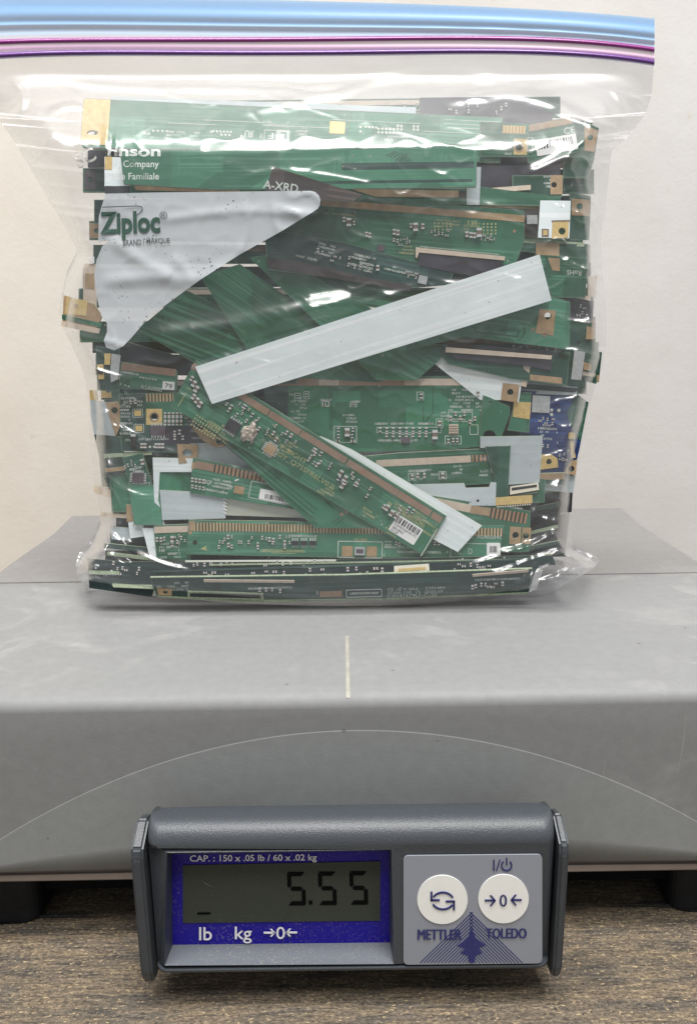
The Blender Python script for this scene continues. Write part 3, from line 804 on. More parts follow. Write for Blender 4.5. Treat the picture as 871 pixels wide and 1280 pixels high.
def build_boards():
    # ---- deep layer: strips seen only at their ends and between the others
    rnd = random.Random(21)
    deep = [
     # y, xl, xr, h, col, endL, endR, label
     (137, 150, 700, 26, 'g3', None, None, 'dark green board strip at the top of the pile, behind the tilted CE board'),
     (170, 118, 740, 30, 'g4', None, 'tan', 'dark teal board with brown end tab right of the CE sticker'),
     (196, 110, 736, 26, 'pu', None, None, 'dark violet board strip between the top boards and the right bag wall'),
     (226, 104, 742, 30, 'g3', 'dark', 'g', 'dark green board with grey screw end at the upper left edge'),
     (262, 118, 735, 30, 'g4', None, 'tan', 'teal board with brown tab end beside the gold tab of the white plate'),
     (292, 112, 728, 24, 'g1', 'tan', None, 'green board with tan end left of the frosted write-on panel'),
     (318, 110, 742, 24, 'g3', None, 'crm', 'dark green board behind the green RoHS board'),
     (345, 98, 738, 26, 'gt', 'crm', None, 'grey green board with a cream end at the left bag wall'),
     (372, 92, 745, 24, 'g3', None, None, 'dark green board just above the tan finger tips at the left edge'),
     (412, 100, 752, 26, 'g1', None, 'tan', 'green board with tan end at the far right below the dark film'),
     (432, 116, 748, 24, 'g4', None, 'g', 'dark teal board at the right edge beside the silver clip'),
     (458, 120, 752, 26, 'g1', 'gold', 'tan', 'green board with gilded ends just above the blue board'),
     (484, 118, 735, 24, 'g4', 'gold', None, 'teal board with gold corner above the grey plate at the left wall'),
     (512, 118, 728, 30, 'gt', None, None, 'grey green board hidden behind the large component board'),
     (545, 120, 722, 30, 'g4', None, None, 'dark teal board hidden behind the blue board'),
     (575, 122, 720, 28, 'g1', None, None, 'green board at the left wall above the cream tip'),
     (604, 120, 712, 24, 'g3', 'tan', None, 'dark green board with a tan tip low on the left wall'),
     (628, 130, 712, 24, 'gt', 'tan', None, 'grey green board with short tan end at the left wall below the chip board'),
     (652, 128, 714, 22, 'pu', None, None, 'dark violet board strip behind the white tab at lower left'),
     (674, 132, 712, 20, 'g4', None, None, 'dark teal strip low in the pile behind the white wedge'),
     (692, 132, 706, 16, 'bk', None, None, 'black board strip just above the slanted bottom boards'),
    ]
    for i, (y, x0, x1, h, col, eL, eR, lab) in enumerate(deep):
        t = rnd.uniform(-5, 5)
        x0 = max(x0, float(np.interp(y, _ly, _lx)) + 20); x1 = min(x1, float(np.interp(y, _ry, _rx)) - 14)
        b = Board([(x0, y - h/2 - t), (x1, y - h/2 + t), (x1, y + h/2 + t), (x0, y + h/2 - t)], 13 + (i % 4) * 1.6, col, lab)
        for side, e in ((0, eL), (1, eR)):
            if e in ('tan', 'gold', 'crm'):
                xx = x0 + 9 if side == 0 else x1 - 9
                yy = y + (-t if side == 0 else t)
                b.rect('gold_pad', xx, yy, 17, h * 0.8, e, 0.0001, hole=3.2 if e != 'crm' else 0)
            elif e == 'dark':
                b.rect('gold_pad', x0 + 9, y - t, 14, h*0.8, 'chipv', 0.0001, hole=3.5)
        if i % 2 == 0:
            b.band('contact_strip', x0 + 40, y - h*0.3 - t*0.8, x1 - 60, y - h*0.3 + t*0.8, 6, 'cu' if i % 4 else 'crm')
        for q in range(3): b.scatter(rnd.uniform(x0+30, x1-30), y, 40, h*0.5, 6, 5)
    # slivers: single boards seen almost edge on between their neighbours
    sliv = [
     ((648, 300), (730, 306), 5, 3.7, 'edge', 'pale thin board edge just above the RoHS board'),
     ((690, 404), (738, 409), 4, 5.0, 'edge', 'pale thin board edge over the board with the round hole'),
     ((668, 452), (736, 461), 5, 4.8, 'edge', 'pale green board edge running behind the silver clip'),
     ((640, 482), (722, 488), 6, 4.9, 'g7', 'blackish board edge right above the blue board'),
     ((640, 617), (700, 612), 5, 6.6, 'edge', 'pale thin board edge behind the white socket'),
     ((650, 640), (698, 631), 6, 7.0, 'g4', 'teal board edge right of the copper fingers'),
     ((655, 668), (697, 658), 4, 7.3, 'edge', 'pale board edge in the dark gathered film at lower right'),
     ((640, 690), (700, 678), 5, 7.0, 'gt', 'grey green board edge right of the white barcode square'),
     ((625, 704), (690, 694), 4, 5.4, 'crm', 'cream board edge right above the bottom boards'),
     ((130, 570), (190, 566), 5, 4.4, 'edge', 'pale board edge above the small chip board'),
     ((126, 643), (166, 646), 5, 4.7, 'crm', 'cream board edge left of the white plate with tan end'),
     ((130, 682), (192, 688), 6, 3.8, 'gt', 'grey green board edge at lower left above the pins'),
     ((134, 692), (200, 700), 4, 3.4, 'edge', 'pale board edge at lower left just over the pins'),
     ((124, 462), (152, 468), 5, 7.2, 'edge', 'pale board edge behind the curled clip on the left'),
     ((132, 588), (160, 585), 5, 4.6, 'tan', 'thin tan edge left of the small chip board'),
    ]
    for p0, p1, w, lay, colr, lab in sliv:
        b = Board([(p0[0], p0[1] - w/2), (p1[0], p1[1] - w/2), (p1[0], p1[1] + w/2), (p0[0], p0[1] + w/2)], lay, colr, lab, name='board_strip')
    # two dark sheets deep at the right, below
    Board([(640, 606), (716, 604), (714, 640), (640, 650)], 9, 'bk', 'black film folded at the right wall under the blue board', name='black_film_sheet', cat='film')
    Board([(655, 655), (712, 640), (706, 690), (650, 705)], 9.4, 'bk', 'dark crumpled film low at the right wall above the clear corner', k=0.5, name='black_film_sheet', cat='film')

    # ---- top group
    b = Board([(524, 122), (648, 121), (690, 142), (690, 165), (526, 160)], 9.5, 'pu', 'dark violet board peeping out at the top of the pile', k=0.12, axis=((524, 140), (650, 140)))
    b.scatter(600, 135, 80, 12, 8, 5)
    b = Board([(140, 121), (520, 134), (520, 150), (140, 150)], 11.0, 'gw', 'pale strip whose edge shows above the board with the gold end', k=0.2)
    b = Board([(704, 152), (728, 151), (748, 160), (742, 200), (735, 222), (704, 222)], 8.5, 'g3', 'dark green board end with brown corner near the top right', axis=((704, 152), (748, 152)))
    b.tab([(730, 157), (747, 163), (742, 190), (730, 188)], 737, 172, 3.5, 'tan')
    # CE board
    b = Board([(652, 157), (714, 146), (723, 190), (660, 204)], 6.6, 'g1', 'tilted green board marked CE with a white barcode sticker, top right')
    b.band('contact_strip', 655, 161.5, 714, 150.5, 8, 'tan')
    b.text('CE', 711, 163, 14, 8.5, bold=0.02)
    b.sticker(695, 181, 52, 20, None, 16, -0.12, 0.45, seed=5)
    # gold fingers corner board
    b = Board([(600, 152), (661, 154), (660, 196), (600, 196)], 5.6, 'g1', 'green board end with bright gold fingers and gilded screw pad', holes=[(648, 184, 4.3)])
    b.rect('contact_strip', 642, 162, 29, 10, 'fy')
    b.tab(b.rc(650, 183.5, 16.5, 20), 648, 184, 4.3)
    b.poly('screw_ring', circle(648, 184, 6.5, 20), 'tan', 0.00014, [(648, 184, 4.3)])
    b.frame('silkscreen_outline', 662, 181, 6, 18, 0.8)
    b.caps([(636, 181, 7)], kind='capd'); b.silkfield(634, 188, 10, 10, 8)
    # T1, gold end
    b = Board([(108, 123), (628, 147), (625, 203), (104, 184), (101, 178), (104.5, 126)], 8.0, 'g2', 'long green board across the top with a bright gold end and FL marking', k=0.22, holes=[(116, 166, 7, 18, 3.2)], yaw=0.0)
    b.poly('gold_pad', [(108, 123.5), (138.6, 125), (134.5, 181.5), (105, 180), (101.5, 176), (105, 126)], 'gold', 0.00012, [(116, 166, 7, 18, 3.2)])
    b.dots([(181, 166), (186, 167)] + row(192, 163.5, 209, 164, 4) + row(267, 164, 289, 165, 6) + row(277, 168.5, 287, 168.8, 3) + [(302, 170), (264.5, 165)], 1.5, 'solder')
    b.dots([(450.5, 159), (450.5, 164.5)] + row(457, 158.5, 470, 159.5, 4) + row(473, 161, 492, 161.5, 5) + row(473, 165.5, 492, 166, 5) + row(497, 157.5, 501.5, 157.8, 2) + row(497, 161.5, 501.5, 161.8, 2) + row(517, 158, 522, 158.2, 2) + row(517, 162, 522, 162.2, 2), 1.7, 'cr')
    b.rect('gold_pad', 421.5, 159.5, 19, 15, 'gold')
    b.frame('silkscreen_outline', 338, 169.5, 15, 13.5, 0.9)
    b.rect('letter_block', 354, 169.5, 16, 14, 'silk', 0.00008)
    b.text('F', 338.5, 170, 7, 8, flip=True, bold=0.02); b.text('L', 354.5, 169.5, 7, 8, 'g1', flip=True, bold=0.03, up=0.00012)
    b.text('UR', 312, 167.5, 12, 9, flip=True, mirror=True, bold=0.02)
    b.text('a', 326.5, 170, 4, 5.5)
    b.silkfield(375, 168, 18, 16, 18); b.silkfield(496, 171, 30, 8, 14); b.silkfield(215, 169, 70, 8, 16); b.silkfield(345, 157, 34, 5, 8)
    b.marks('silkscreen', [(378.5+i*0, 158.5, 100, 0.8) for i in range(1)] + [(300, 152, 90, 0.6), (470, 152, 110, 0.6), (240, 155, 60, 0.6), (590, 156, 70, 0.7), (590, 151, 70, 0.7), (592, 161, 66, 0.7), (574, 166, 90, 0.6)])
    # T2
    b = Board([(150, 187), (596, 180), (595, 234), (430, 236), (270, 237), (155, 230)], -0.4, 'g2', 'plain light green board under the gold-ended board, pale lettering left', k=0.08)
    b.marks('trace_mark', [(488 + i*4, 192 + 1.2*i, 1.0, 13, 62 - 3*i) for i in range(5)] + [(497 + i*3.2, 203 - i*1.2, 1.0, 10, -48) for i in range(5)], 'gt')
    b.marks('solder_mask_band', [(510, 207, 165, 8), (480, 227, 220, 3)], 'gt')
    b.dots([(440, 194), (463, 195), (429, 208)], 1.0, 'tan')
    # white vertical slip behind T2
    Board([(583, 208), (601, 209), (599, 256), (583, 256)], 3.4, 'gw', 'pale grey slip standing at the right end of the plain green board', axis=((583, 256), (601, 256)))
    # dark A-XRD triangle
    b = Board([(341, 208), (372, 218), (452, 243), (440, 252), (330, 246)], -1.7, 'br', 'dark brown triangular board corner lettered A-XR beside the frosted panel', k=0.1, axis=((341, 232), (452, 249)))
    b.text('A-XRD', 351, 233, 44, 10.5, ang=8, bold=0.015)
    # strip under T2
    b = Board([(160, 226), (590, 232), (700, 246), (700, 258), (160, 246)], 3.6, 'g1', 'green board with a tan ribbon edge below the plain green board')
    b.poly('flex_ribbon', [(168, 232), (300, 236), (300, 241), (170, 238)], 'tan', 0.0002)
    b.poly('flex_ribbon', [(438, 236.5), (573, 238.5), (573, 247), (470, 246)], 'tan', 0.0002)
    b.poly('ribbon_end', [(573, 238.5), (583, 239), (583, 247.5), (573, 247)], 'br', 0.0003)
    b.dots(row(440, 233.5, 580, 236, 46), 0.8, 'silk')
    # white box left
    b = Board([(131, 196), (165, 197), (163, 232), (131, 233)], 2.0, 'wh', 'small white block with gilded corner at the left end of the top boards')
    b.rect('gold_pad', 136, 204, 9, 16, 'gold'); b.rect('dark_band', 147, 238, 30, 10, 'bk', 0.0003)
    # mid upper right, behind white plate
    b = Board([(597, 207), (700, 206), (700, 246), (597, 246)], 6.2, 'pu', 'dark violet film between the barcode board and the white plate', name='black_film_sheet', cat='film')
    b = Board([(640, 219), (704, 219), (702, 246), (640, 246)], 5.2, 'g3', 'dark green board end with brown screw tab under the barcode board', holes=[(692, 231, 3.6)])
    b.tab(b.rc(695, 231, 15, 24), 692, 231, 3.6, 'tan'); b.silkfield(683, 229, 8, 16, 8)
    b = Board([(600, 236), (663, 231), (663, 237), (600, 242)], 4.6, 'crm', 'narrow cream connector edge lying left of the brown screw tab')
    b = Board([(596, 246), (676, 250), (676, 265), (596, 262)], 4.4, 'g1', 'green board edge with tan strip just left of the white plate')
    b.band('contact_strip', 600, 255, 675, 258, 8, 'tan')
    b = Board([(712, 240), (738, 245), (736, 300), (712, 300)], 8.4, 'g3', 'dark green board end with brown tab at the right bag wall beside the white plate')
    b.tab([(714, 248), (737, 250), (736, 270), (714, 269)], 724, 258, 4, 'tan')
    # white plate with gold tab
    b = Board([(675, 250.5), (713, 251), (711, 298), (672, 297)], 2.6, 'wh', 'white plate with a gilded screw tab and small square pad, upper right', holes=[(702, 289, 4.4)])
    b.tab([(690, 277), (710.5, 276.5), (709.5, 297), (689, 298)], 702, 289, 4.4)
    b.poly('tab_edge', [(689, 275.5), (711.5, 275), (711.5, 276.8), (689, 277.2)], 'cap', 0.0002)
    b.rect('square_pad', 681, 291, 9, 10, 'cap'); b.rect('gold_pad', 681, 291, 5, 6, 'gold', 0.0002)
    b = Board([(657, 262), (676, 262), (674, 298), (652, 296)], 3.4, 'br', 'dark brown ledge with a steel block between the component board and white plate')
    b.rect('steel_block', 664, 275, 13, 11, 'silver', 0.002)
    # T5 component board
    b = Board([(395, 242), (655, 263), (655, 300), (640, 345), (520, 338), (330, 292), (330, 246)], 3.0, 'g1', 'green board with tan top band, white capacitors and a long ribbon connector', axis=((395, 242), (655, 263)))
    b.band('contact_strip', 402, 253, 655, 273.5, 8.5, 'tan')
    b.marks('strip_gap', [(430, 255.3, 9, 8.6), (476, 259, 9, 8.6)], 'cu', 0.00014)
    b.caps([(436, 278, 12), (519, 284, 12), (598, 291, 13)], kind='cap', ang=90)
    b.caps([(430, 274.5, 7), (442.5, 279, 6), (513.5, 282, 6), (528, 283, 8), (492.5, 290, 8), (497, 291, 8), (458, 293, 7), (462, 294, 7), (583, 293, 8), (588, 294, 8), (592.5, 294.5, 8), (492, 300, 5), (496.5, 301, 5)], kind='cap')
    b.scatter(550, 291, 22, 8, 9, 4.2); b.scatter(505, 302, 14, 10, 8, 3.5); b.scatter(610, 297, 20, 6, 8, 3.5)
    b.dots([(x, y) for x in (543, 548, 553, 558, 563) for y in (279, 283, 287)] + [(x, y) for x in (604, 609, 614, 619) for y in (280, 284, 288, 292)] + [(x, y) for x in (585, 590, 594) for y in (277, 280)], 1.3, 'silky', 'pad_dots')
    b.silkfield(505, 312, 24, 12, 12, 'silky'); b.silkfield(425, 268, 40, 6, 10, 'silky'); b.silkfield(570, 281, 60, 10, 16, 'silky')
    b.connector([(519, 309.5), (630, 321), (629.5, 326), (523, 316), (521, 323), (519, 322)], 'crm', 0.0016)
    b.poly('ribbon', [(524, 316.5), (626, 326.5), (624, 352), (523, 332)], 'pu', 0.0012)
    b.dots(row(526, 308, 622, 318, 40), 0.8, 'silk', 'solder_pins')
    b.rect('diode', 476, 310, 9, 8, 'chipv', 0.0006)
    b.dots([(642.5, 289)], 2.2, 'cu')
    # T7
    b = Board([(330, 286), (430, 303), (567, 340.5), (560, 356), (515, 360), (335, 337)], 2.5, 'g4', 'dark teal board with an encircled Y mark below the component board', axis=((352, 292), (567, 340.5)))
    b.poly('copper_band', [(334, 322), (380, 328), (460, 347), (515, 356), (512, 364), (440, 352), (335, 334)], 'br', 0.0002)
    ring = [(343.5 + 9.5*math.cos(a), 307 + 9.5*math.sin(a), 2.4, 0.9, math.degrees(a) + 90) for a in [2*math.pi*i/24 for i in range(24)]]
    b.marks('circle_mark', ring + [(340, 308, 0.9, 9, 25), (346, 303, 1, 8, -35), (341, 303, 8, 1, 5)], 'gt')
    b.caps([(472, 335, 8), (397.5, 313, 6), (403, 316, 5)], kind='cap'); b.scatter(440, 328, 50, 12, 9, 4.5); b.scatter(515, 344, 16, 8, 5, 4)
    b.silkfield(405, 314, 26, 16, 18); b.silkfield(450, 328, 34, 18, 24); b.silkfield(500, 340, 40, 8, 12); b.silkfield(382, 322, 30, 4, 8)
    b.rect('diode', 528, 350, 11, 10, 'silver', 0.0008)
    # lined boards
    b = Board([(360, 336), (470, 352), (605, 372), (600, 400), (400, 376), (345, 350)], 3.9, 'g5', 'light green board with fine dark tracks just above the long white strip', axis=((360, 336), (605, 372)))
    b = Board([(312, 322), (342, 317), (560, 440), (520, 476), (470, 475)], 3.2, 'g1', 'plain dark green board sloping down under the middle of the white strip', axis=((330, 318), (560, 446)))
    b = Board([(250, 345), (300, 330), (500, 470), (470, 478), (330, 470)], 4.2, 'g1', 'second sloping green board, left of the plain one under the white strip', axis=((300, 330), (500, 470)))
    b = Board([(172, 412), (232, 362), (350, 420), (470, 478), (330, 480), (240, 452)], 4.9, 'g5', 'sloping green board with fine lines at the tip of the frosted panel', axis=((200, 385), (440, 480)))
    # right group
    b = Board([(640, 302), (670, 304), (735, 305), (735, 326), (700, 320), (640, 312)], 3.2, 'g3', 'teal board end with a broad tan pad above the RoHS board', axis=((670, 304), (735, 305)))
    b.rect('gold_pad', 684, 312, 29, 16, 'tan')
    b = Board([(668, 318), (735, 322), (731, 372), (690, 372)], 3.0, 'g1', 'green board end printed RoHS upside down, right of the white strip')
    b.text('RoHS', 717, 341, 18, 6.5, flip=True, bold=0.01)
    b.poly('gold_pad', [(684, 322), (699, 323), (699, 339), (690, 338)], 'tan')
    b = Board([(690, 360), (738, 371), (738, 376), (690, 366)], 3.4, 'crm', 'thin cream board edge under the RoHS board')
    b = Board([(688, 370), (742, 376), (740, 402), (688, 402)], 5.4, 'pu', 'grey violet board end with dark parts under the RoHS board'); b.scatter(728, 388, 14, 16, 6, 5, 'capd')
    b = Board([(735, 345), (746, 345), (744, 372), (734, 370)], 6.2, 'crm', 'cream board end standing at the right bag wall beside RoHS')
    b = Board([(580, 402), (690, 370), (712.5, 377), (712, 437), (580, 421), (500, 440), (480, 424)], 2.3, 'g2', 'bright green board end with tan screw pad under the right end of the white strip', holes=[(684.5, 395, 4.6)], axis=((580, 421), (712, 437)))
    b.poly('gold_pad', [(674, 386), (694, 388.5), (691, 419.5), (669, 416.5)], 'tan', 0.0001, [(684.5, 395, 4.6)])
    b.dots([(666, 412), (680, 418.5)], 2.6, 'cu'); b.dots([(666, 412)], 1.1, 'solder')
    b.marks('trace_mark', [(620, 418, 55, 1.0, 6), (596, 413, 16, 1.0, 40), (638, 413.5, 26, 1.0, -1), (647, 417, 1.0, 10), (655, 412, 1.0, 9), (657, 405.5, 10, 1.0, 5), (634, 411.5, 24, 0.9, -1), (652, 421, 12, 1, -50)], 'g4')
    b = Board([(690, 398), (740, 403), (736, 426), (748, 428), (745, 480), (700, 470)], 4.4, 'g3', 'dark green board with a round hole right of the tan screw pad', holes=[(723, 428.5, 3)], axis=((690, 398), (740, 403)))
    b = Board([(733, 408), (744, 410), (742, 424), (732, 424)], 4.0, 'tan', 'narrow tan tab at the right beside the board with the round hole')
    b = Board([(717.5, 438), (731, 440), (726, 475), (713.5, 474)], 2.2, 'silver', 'bright silver metal clip standing at the right of the pile', name='metal_clip', cat='clip', edge='silver')
    b = Board([(728, 452), (739, 455), (738, 463), (729, 462)], 3.4, 'tan', 'little copper block right of the silver clip')
    b = Board([(728, 464), (744, 467), (743, 471), (728, 469)], 3.8, 'crm', 'cream sliver under the little copper block')
    b = Board([(738, 438), (752, 440), (748, 478), (738, 476)], 6.4, 'g4', 'teal board end pressing into the right bag wall')
    b.poly('gold_pad', [(740, 468), (749, 469), (748, 477), (739, 475)], 'tan')
    b = Board([(540, 430), (712, 440), (708, 482), (640, 474), (560, 455)], 3.2, 'g3', 'dark green board with a long cream connector below the white strip', axis=((540, 432), (712, 440)))
    b.connector([(556, 434), (688, 444.5), (687, 449.5), (556, 440.5)], 'crm', 0.0018)
    b.poly('ribbon', [(560, 428), (688, 439.5), (688, 443), (560, 433)], 'bk', 0.001); b.poly('ribbon', [(560, 441.5), (688, 450.5), (688, 463), (650, 456), (570, 448)], 'pu', 0.001)
    b.poly('contact_strip', [(662, 468), (702, 472), (702, 480), (662, 475)], 'tan')
    b = Board([(650, 476), (722, 484), (720, 494), (650, 492)], 5.4, 'gw', 'grey slip lying just above the blue board')
    # white triangle with tan tab
    b = Board([(523, 439), (600, 447), (655, 456), (648, 503), (628, 500), (600, 500)], 3.6, 'wh', 'white plate corner with a tan screw tab right of centre', holes=[(637.5, 490, 4)], axis=((523, 442), (655, 458)))
    b.tab([(628, 478.5), (649, 481), (646.5, 503), (625.5, 500)], 637.5, 490, 4, 'tan')
    b.poly('bent_edge', [(655, 450), (664, 451), (657, 484), (650, 482)], 'crm', 0.0003)
    b = Board([(646, 490), (664, 491), (661, 541), (634, 538)], 4.2, 'g1', 'green board end with a square gold pad beside the blue board')
    b.poly('gold_pad', [(642, 502), (663.5, 503), (661.5, 524), (640.5, 521)], 'gold'); b.dots([(x, y) for x in (647, 654) for y in (512, 516.5, 521)], 0.7, 'cap', 'via_holes')
    # blue board
    b = Board([(650, 488), (720, 492), (735, 503), (724, 560), (716, 595), (650, 594)], 5.6, 'bl', 'blue circuit board at the right with a rounded gold screw tab', holes=[(685.5, 577, 3.6)], axis=((650, 488), (720, 492)))
    b.poly('gold_pad', [(676, 568), (688, 567.5), (696, 573), (697, 584), (675, 587)], 'gold', 0.0003, [(685.5, 577, 3.6)])
    b.rect('shield', 675, 505, 22, 21, 'silver', 0.001)
    b.poly('bare_corner', [(720, 494), (735, 503), (725, 552), (712, 530), (708, 516)], 'g3', 0.0002)
    b.dots([(689, 512.5), (689, 518), (698, 513), (717, 528)], 2.1, 'cr'); b.scatter(683, 525, 18, 10, 6, 4); b.scatter(682, 558, 10, 8, 5, 4); b.scatter(703, 571, 10, 8, 5, 4)
    b.silkfield(684, 540, 26, 26, 18)
    b = Board([(712, 552), (716, 551), (719, 572), (714, 573)], 5.0, 'gold', 'gold sliver standing beside the blue board', edge='gold')
    b = Board([(711, 541), (719, 541), (718, 549), (710, 548)], 5.0, 'gold', 'small square gold chip of board above the gold sliver', edge='gold')
    b = Board([(707, 587), (713, 577), (721, 575), (719, 594), (706, 592)], 4.4, 'tan', 'tan screw tab with a hole at the right wall under the blue board', holes=[(713.5, 586, 4)])
    b = Board([(672, 592), (708, 591), (706, 606), (672, 605)], 4.6, 'g3', 'green board with a tan band under the blue board')
    b.rect('contact_strip', 689, 595.5, 33, 8, 'tan')
    b = Board([(684, 600), (719, 594), (716, 616), (672, 612)], 5.2, 'gw', 'pale grey slip below the blue board at the right wall')
    # large board in the middle
    b = Board([(330, 470), (604, 470), (602, 558), (560, 562), (410, 566), (330, 560)], 3.9, 'g6', 'large green board with upside-down print and a cream top band in the middle')
    b.rect('contact_strip', 452, 477.5, 300, 9, 'cu')
    for cx, w in ((403.5, 10), (416, 15), (514, 18), (563.5, 80)): b.rect('cream_segment', cx, 477.5, w, 8.4, 'crm', 0.00014)
    b.rect('dark_area', 345, 510, 30, 66, 'gt', 0.00004)
    b.marks('trace_mark', [(412, 510, 1, 56), (414.5, 510, 1, 56), (529, 506, 1, 44), (541, 500, 1.2, 34), (536, 522, 1.2, 14, 40)] + [(560 + 4*i, 495, 1, 22) for i in range(9)], 'g3')
    for (x, y, w, h) in ((407, 505, 9, 6), (441.5, 505.5, 8, 6), (525, 495, 8, 10), (372, 496, 7, 9), (383, 494, 6, 9), (407, 504, 8, 6)):
        b.frame('silkscreen_outline', x, y, w, h, 0.9)
    b.caps([(405, 505, 5, 0), (441.5, 505.5, 5, 0), (526, 495, 7), (372, 496, 5), (383, 494, 5)], kind='capd')
    b.caps([(434, 540, 12)], kind='cap'); b.caps([(423, 537, 6), (423, 545, 6), (441, 537, 6), (440, 545, 6), (441, 551, 6, 0), (422, 551, 6, 0)], kind='capd')
    b.caps([(475 + 8.2*i, 537, 6) for i in range(8)], kind='capd'); b.caps([(483 + 8.2*i, 543.5, 6) for i in range(7)], kind='cap')
    b.caps([(543, 543, 13)], kind='cap'); b.rect('inductor', 507, 550, 11, 7, 'chipv', 0.0007)
    b.frame('silkscreen_outline', 431.5, 543, 28, 20, 0.9); b.frame('silkscreen_outline', 507, 548, 14, 10, 0.8); b.frame('silkscreen_outline', 511, 537.5, 80, 7, 0.7)
    b.silkfield(505, 529.5, 72, 3, 26); b.silkfield(436, 523, 20, 10, 8); b.silkfield(500, 550.5, 60, 4, 10); b.silkfield(372, 510, 22, 36, 22); b.silkfield(404, 500, 20, 4, 5); b.silkfield(444, 502, 12, 4, 4)
    b.silkfield(580, 500, 42, 28, 34); b.silkfield(566, 520, 30, 8, 10)
    b.caps([(563, 523, 6), (575, 522, 6), (569, 517, 6), (580, 517, 6), (549, 529, 8), (587, 527, 6), (593, 523, 6), (560, 551, 6), (566, 550, 6), (571, 550, 6), (597, 491, 7)], kind='cap')
    b.rect('chip', 566.5, 536.5, 11.5, 12.5, 'crm', 0.0005); b.marks('chip_pattern', [(566.5, 532.5 + 3*i, 10, 1.0) for i in range(4)], 'cap', 0.0006)
    for (x, y, w, h) in ((549, 529, 8, 11), (566, 550, 20, 10), (575, 521, 30, 12), (592, 537, 10, 12)): b.frame('silkscreen_outline', x, y, w, h, 0.8)
    b = Board([(604, 494), (612, 497), (637, 508), (637, 518), (625, 550), (621, 559), (599, 559), (601, 520)], 3.3, 'g6', 'plain green board end with a big round hole right of the large board', holes=[(611.5, 545, 8, 20, 7.3), (613, 502.5, 1.6, 12)], axis=((604, 494), (637, 508)))
    # grey panel etc
    b = Board([(600, 546), (678, 545), (674, 603), (634, 606), (634, 560), (600, 560)], 2.9, 'gw', 'pale grey rectangular plate left of the blue board')
    b = Board([(606, 558), (638, 557), (634, 627), (616, 629), (618, 600)], 2.5, 'g3', 'dark green strip standing upright at the edge of the pale grey plate', axis=((606, 558), (638, 557)))
    b = Board([(410, 575), (500, 566), (621, 560), (620, 604), (500, 612), (430, 614)], 2.9, 'g1', 'green board with cream top strip and BQ marking under the large board', axis=((440, 572), (621, 561)))
    b.band('contact_strip', 470, 579.5, 588, 573.5, 8.5, 'crm'); b.band('contact_strip', 590, 573.3, 620, 571.5, 8.5, 'fc')
    b.text('BQ', 617, 588, 9, 7, bold=0.012); b.text('RoHS', 605, 589, 10, 3.2); b.silkfield(603, 594, 12, 3, 4)
    b.caps([(515, 596, 7), (522, 594, 6), (530, 594, 6), (553, 594, 8)], kind='cap'); b.silkfield(525, 588, 30, 3, 8); b.silkfield(545, 593, 16, 3, 5); b.silkfield(570, 587, 14, 8, 6)
    for (x, y) in ((515, 596), (526, 594), (553, 594)): b.frame('silkscreen_outline', x, y, 9, 9, 0.8)
    b = Board([(400, 556), (560, 556), (560, 572), (420, 575)], 4.6, 'gw', 'grey slip showing between the large board and the BQ board')
    b = Board([(490, 606), (580, 604), (582, 610), (611, 609), (613, 603), (620, 603), (619, 632), (540, 632)], 2.4, 'gw', 'pale metal plate with a notch in its upper edge under the BQ board', holes=[(597, 626, 1.8, 12)])
    b = Board([(530, 618), (663, 639), (661, 690), (560, 690)], 2.0, 'g1', 'green board with copper fingers tilted down behind the bottom board', holes=[(644, 669, 4.2), (657, 670, 4.0)])
    b.band('contact_strip', 543, 627, 588, 636, 10, 'crm'); b.band('contact_strip', 588, 636.5, 612, 640, 10, 'tan'); b.band('contact_strip', 612, 640.5, 658, 648.5, 13, 'fc')
    b.tab(b.rc(643.5, 669.5, 14, 22, 3), 644, 669, 4.2, 'tan', 0.00012); b.tab(b.rc(657.5, 669.5, 11, 20, 3), 657, 670, 4.0, 'tan', 0.0001)
    b.silkfield(640, 634, 26, 3, 6)
    b = Board([(634, 600), (682, 598), (680, 628), (634, 630)], 4.0, 'g1', 'green board with a white socket under the pale grey plate')
    b.connector([(636, 608), (671, 603), (672, 612), (636, 618)], 'ivory', 0.0018, [(638, 609.5), (669, 605.5), (669, 608.5), (638, 613)])
    b.dots(row(638, 620.5, 670, 615.5, 16), 0.9, 'silk', 'solder_pins')
    b = Board([(617, 622), (665, 619), (665, 629), (617, 632)], 2.2, 'gold', 'bright gold contact strip under the upright dark green strip', edge='gold')
    b.dots(row(622, 633.5, 662, 630.5, 14), 1.0, 'ivory', 'solder_pins')
    # ---- left group
    b = Board([(150, 425), (240, 450), (240, 470), (150, 462)], 6.6, 'bk', 'black glossy film under the tip of the frosted panel', name='black_film_sheet', cat='film')
    b = Board([(150, 452), (222, 464), (221, 488), (150, 486)], 5.6, 'g1', 'green board with copper strip and a small white label reading 79, left side')
    b.band('contact_strip', 152, 458, 220, 466, 9, 'cu')
    b.dots(row(176, 471.5, 195, 474.5, 6) + [(151, 480), (157, 481.5), (161, 483)], 1.2, 'silk')
    b.text('K5A0000', 190, 485.5, 26, 5); b.poly('sticker', b.rc(211, 482, 15, 10, 4), 'paper', 0.00016); b.text('79', 211, 482.5, 9, 6, 'ink', up=0.0002)
    b.silkfield(160, 466, 30, 5, 8)
    # cream and green stubs at the left wall
    b = Board([(80, 369), (118, 380), (128, 395), (118, 417), (98, 412), (78, 408)], 6.2, 'tan', 'tan finger board tips sticking out at the left bag wall', axis=((80, 369), (118, 380)))
    b.poly('gold_pad', [(84, 371), (110, 376), (108, 395), (82, 392)], 'gold', 0.0001, [(95, 383, 3)])
    b.poly('dark_gap', [(78, 393), (128, 404), (126, 409), (78, 399)], 'g1', 0.0002)
    b.poly('contact_strip', [(78, 401), (126, 411), (124, 417), (77, 408)], 'crm', 0.0002)
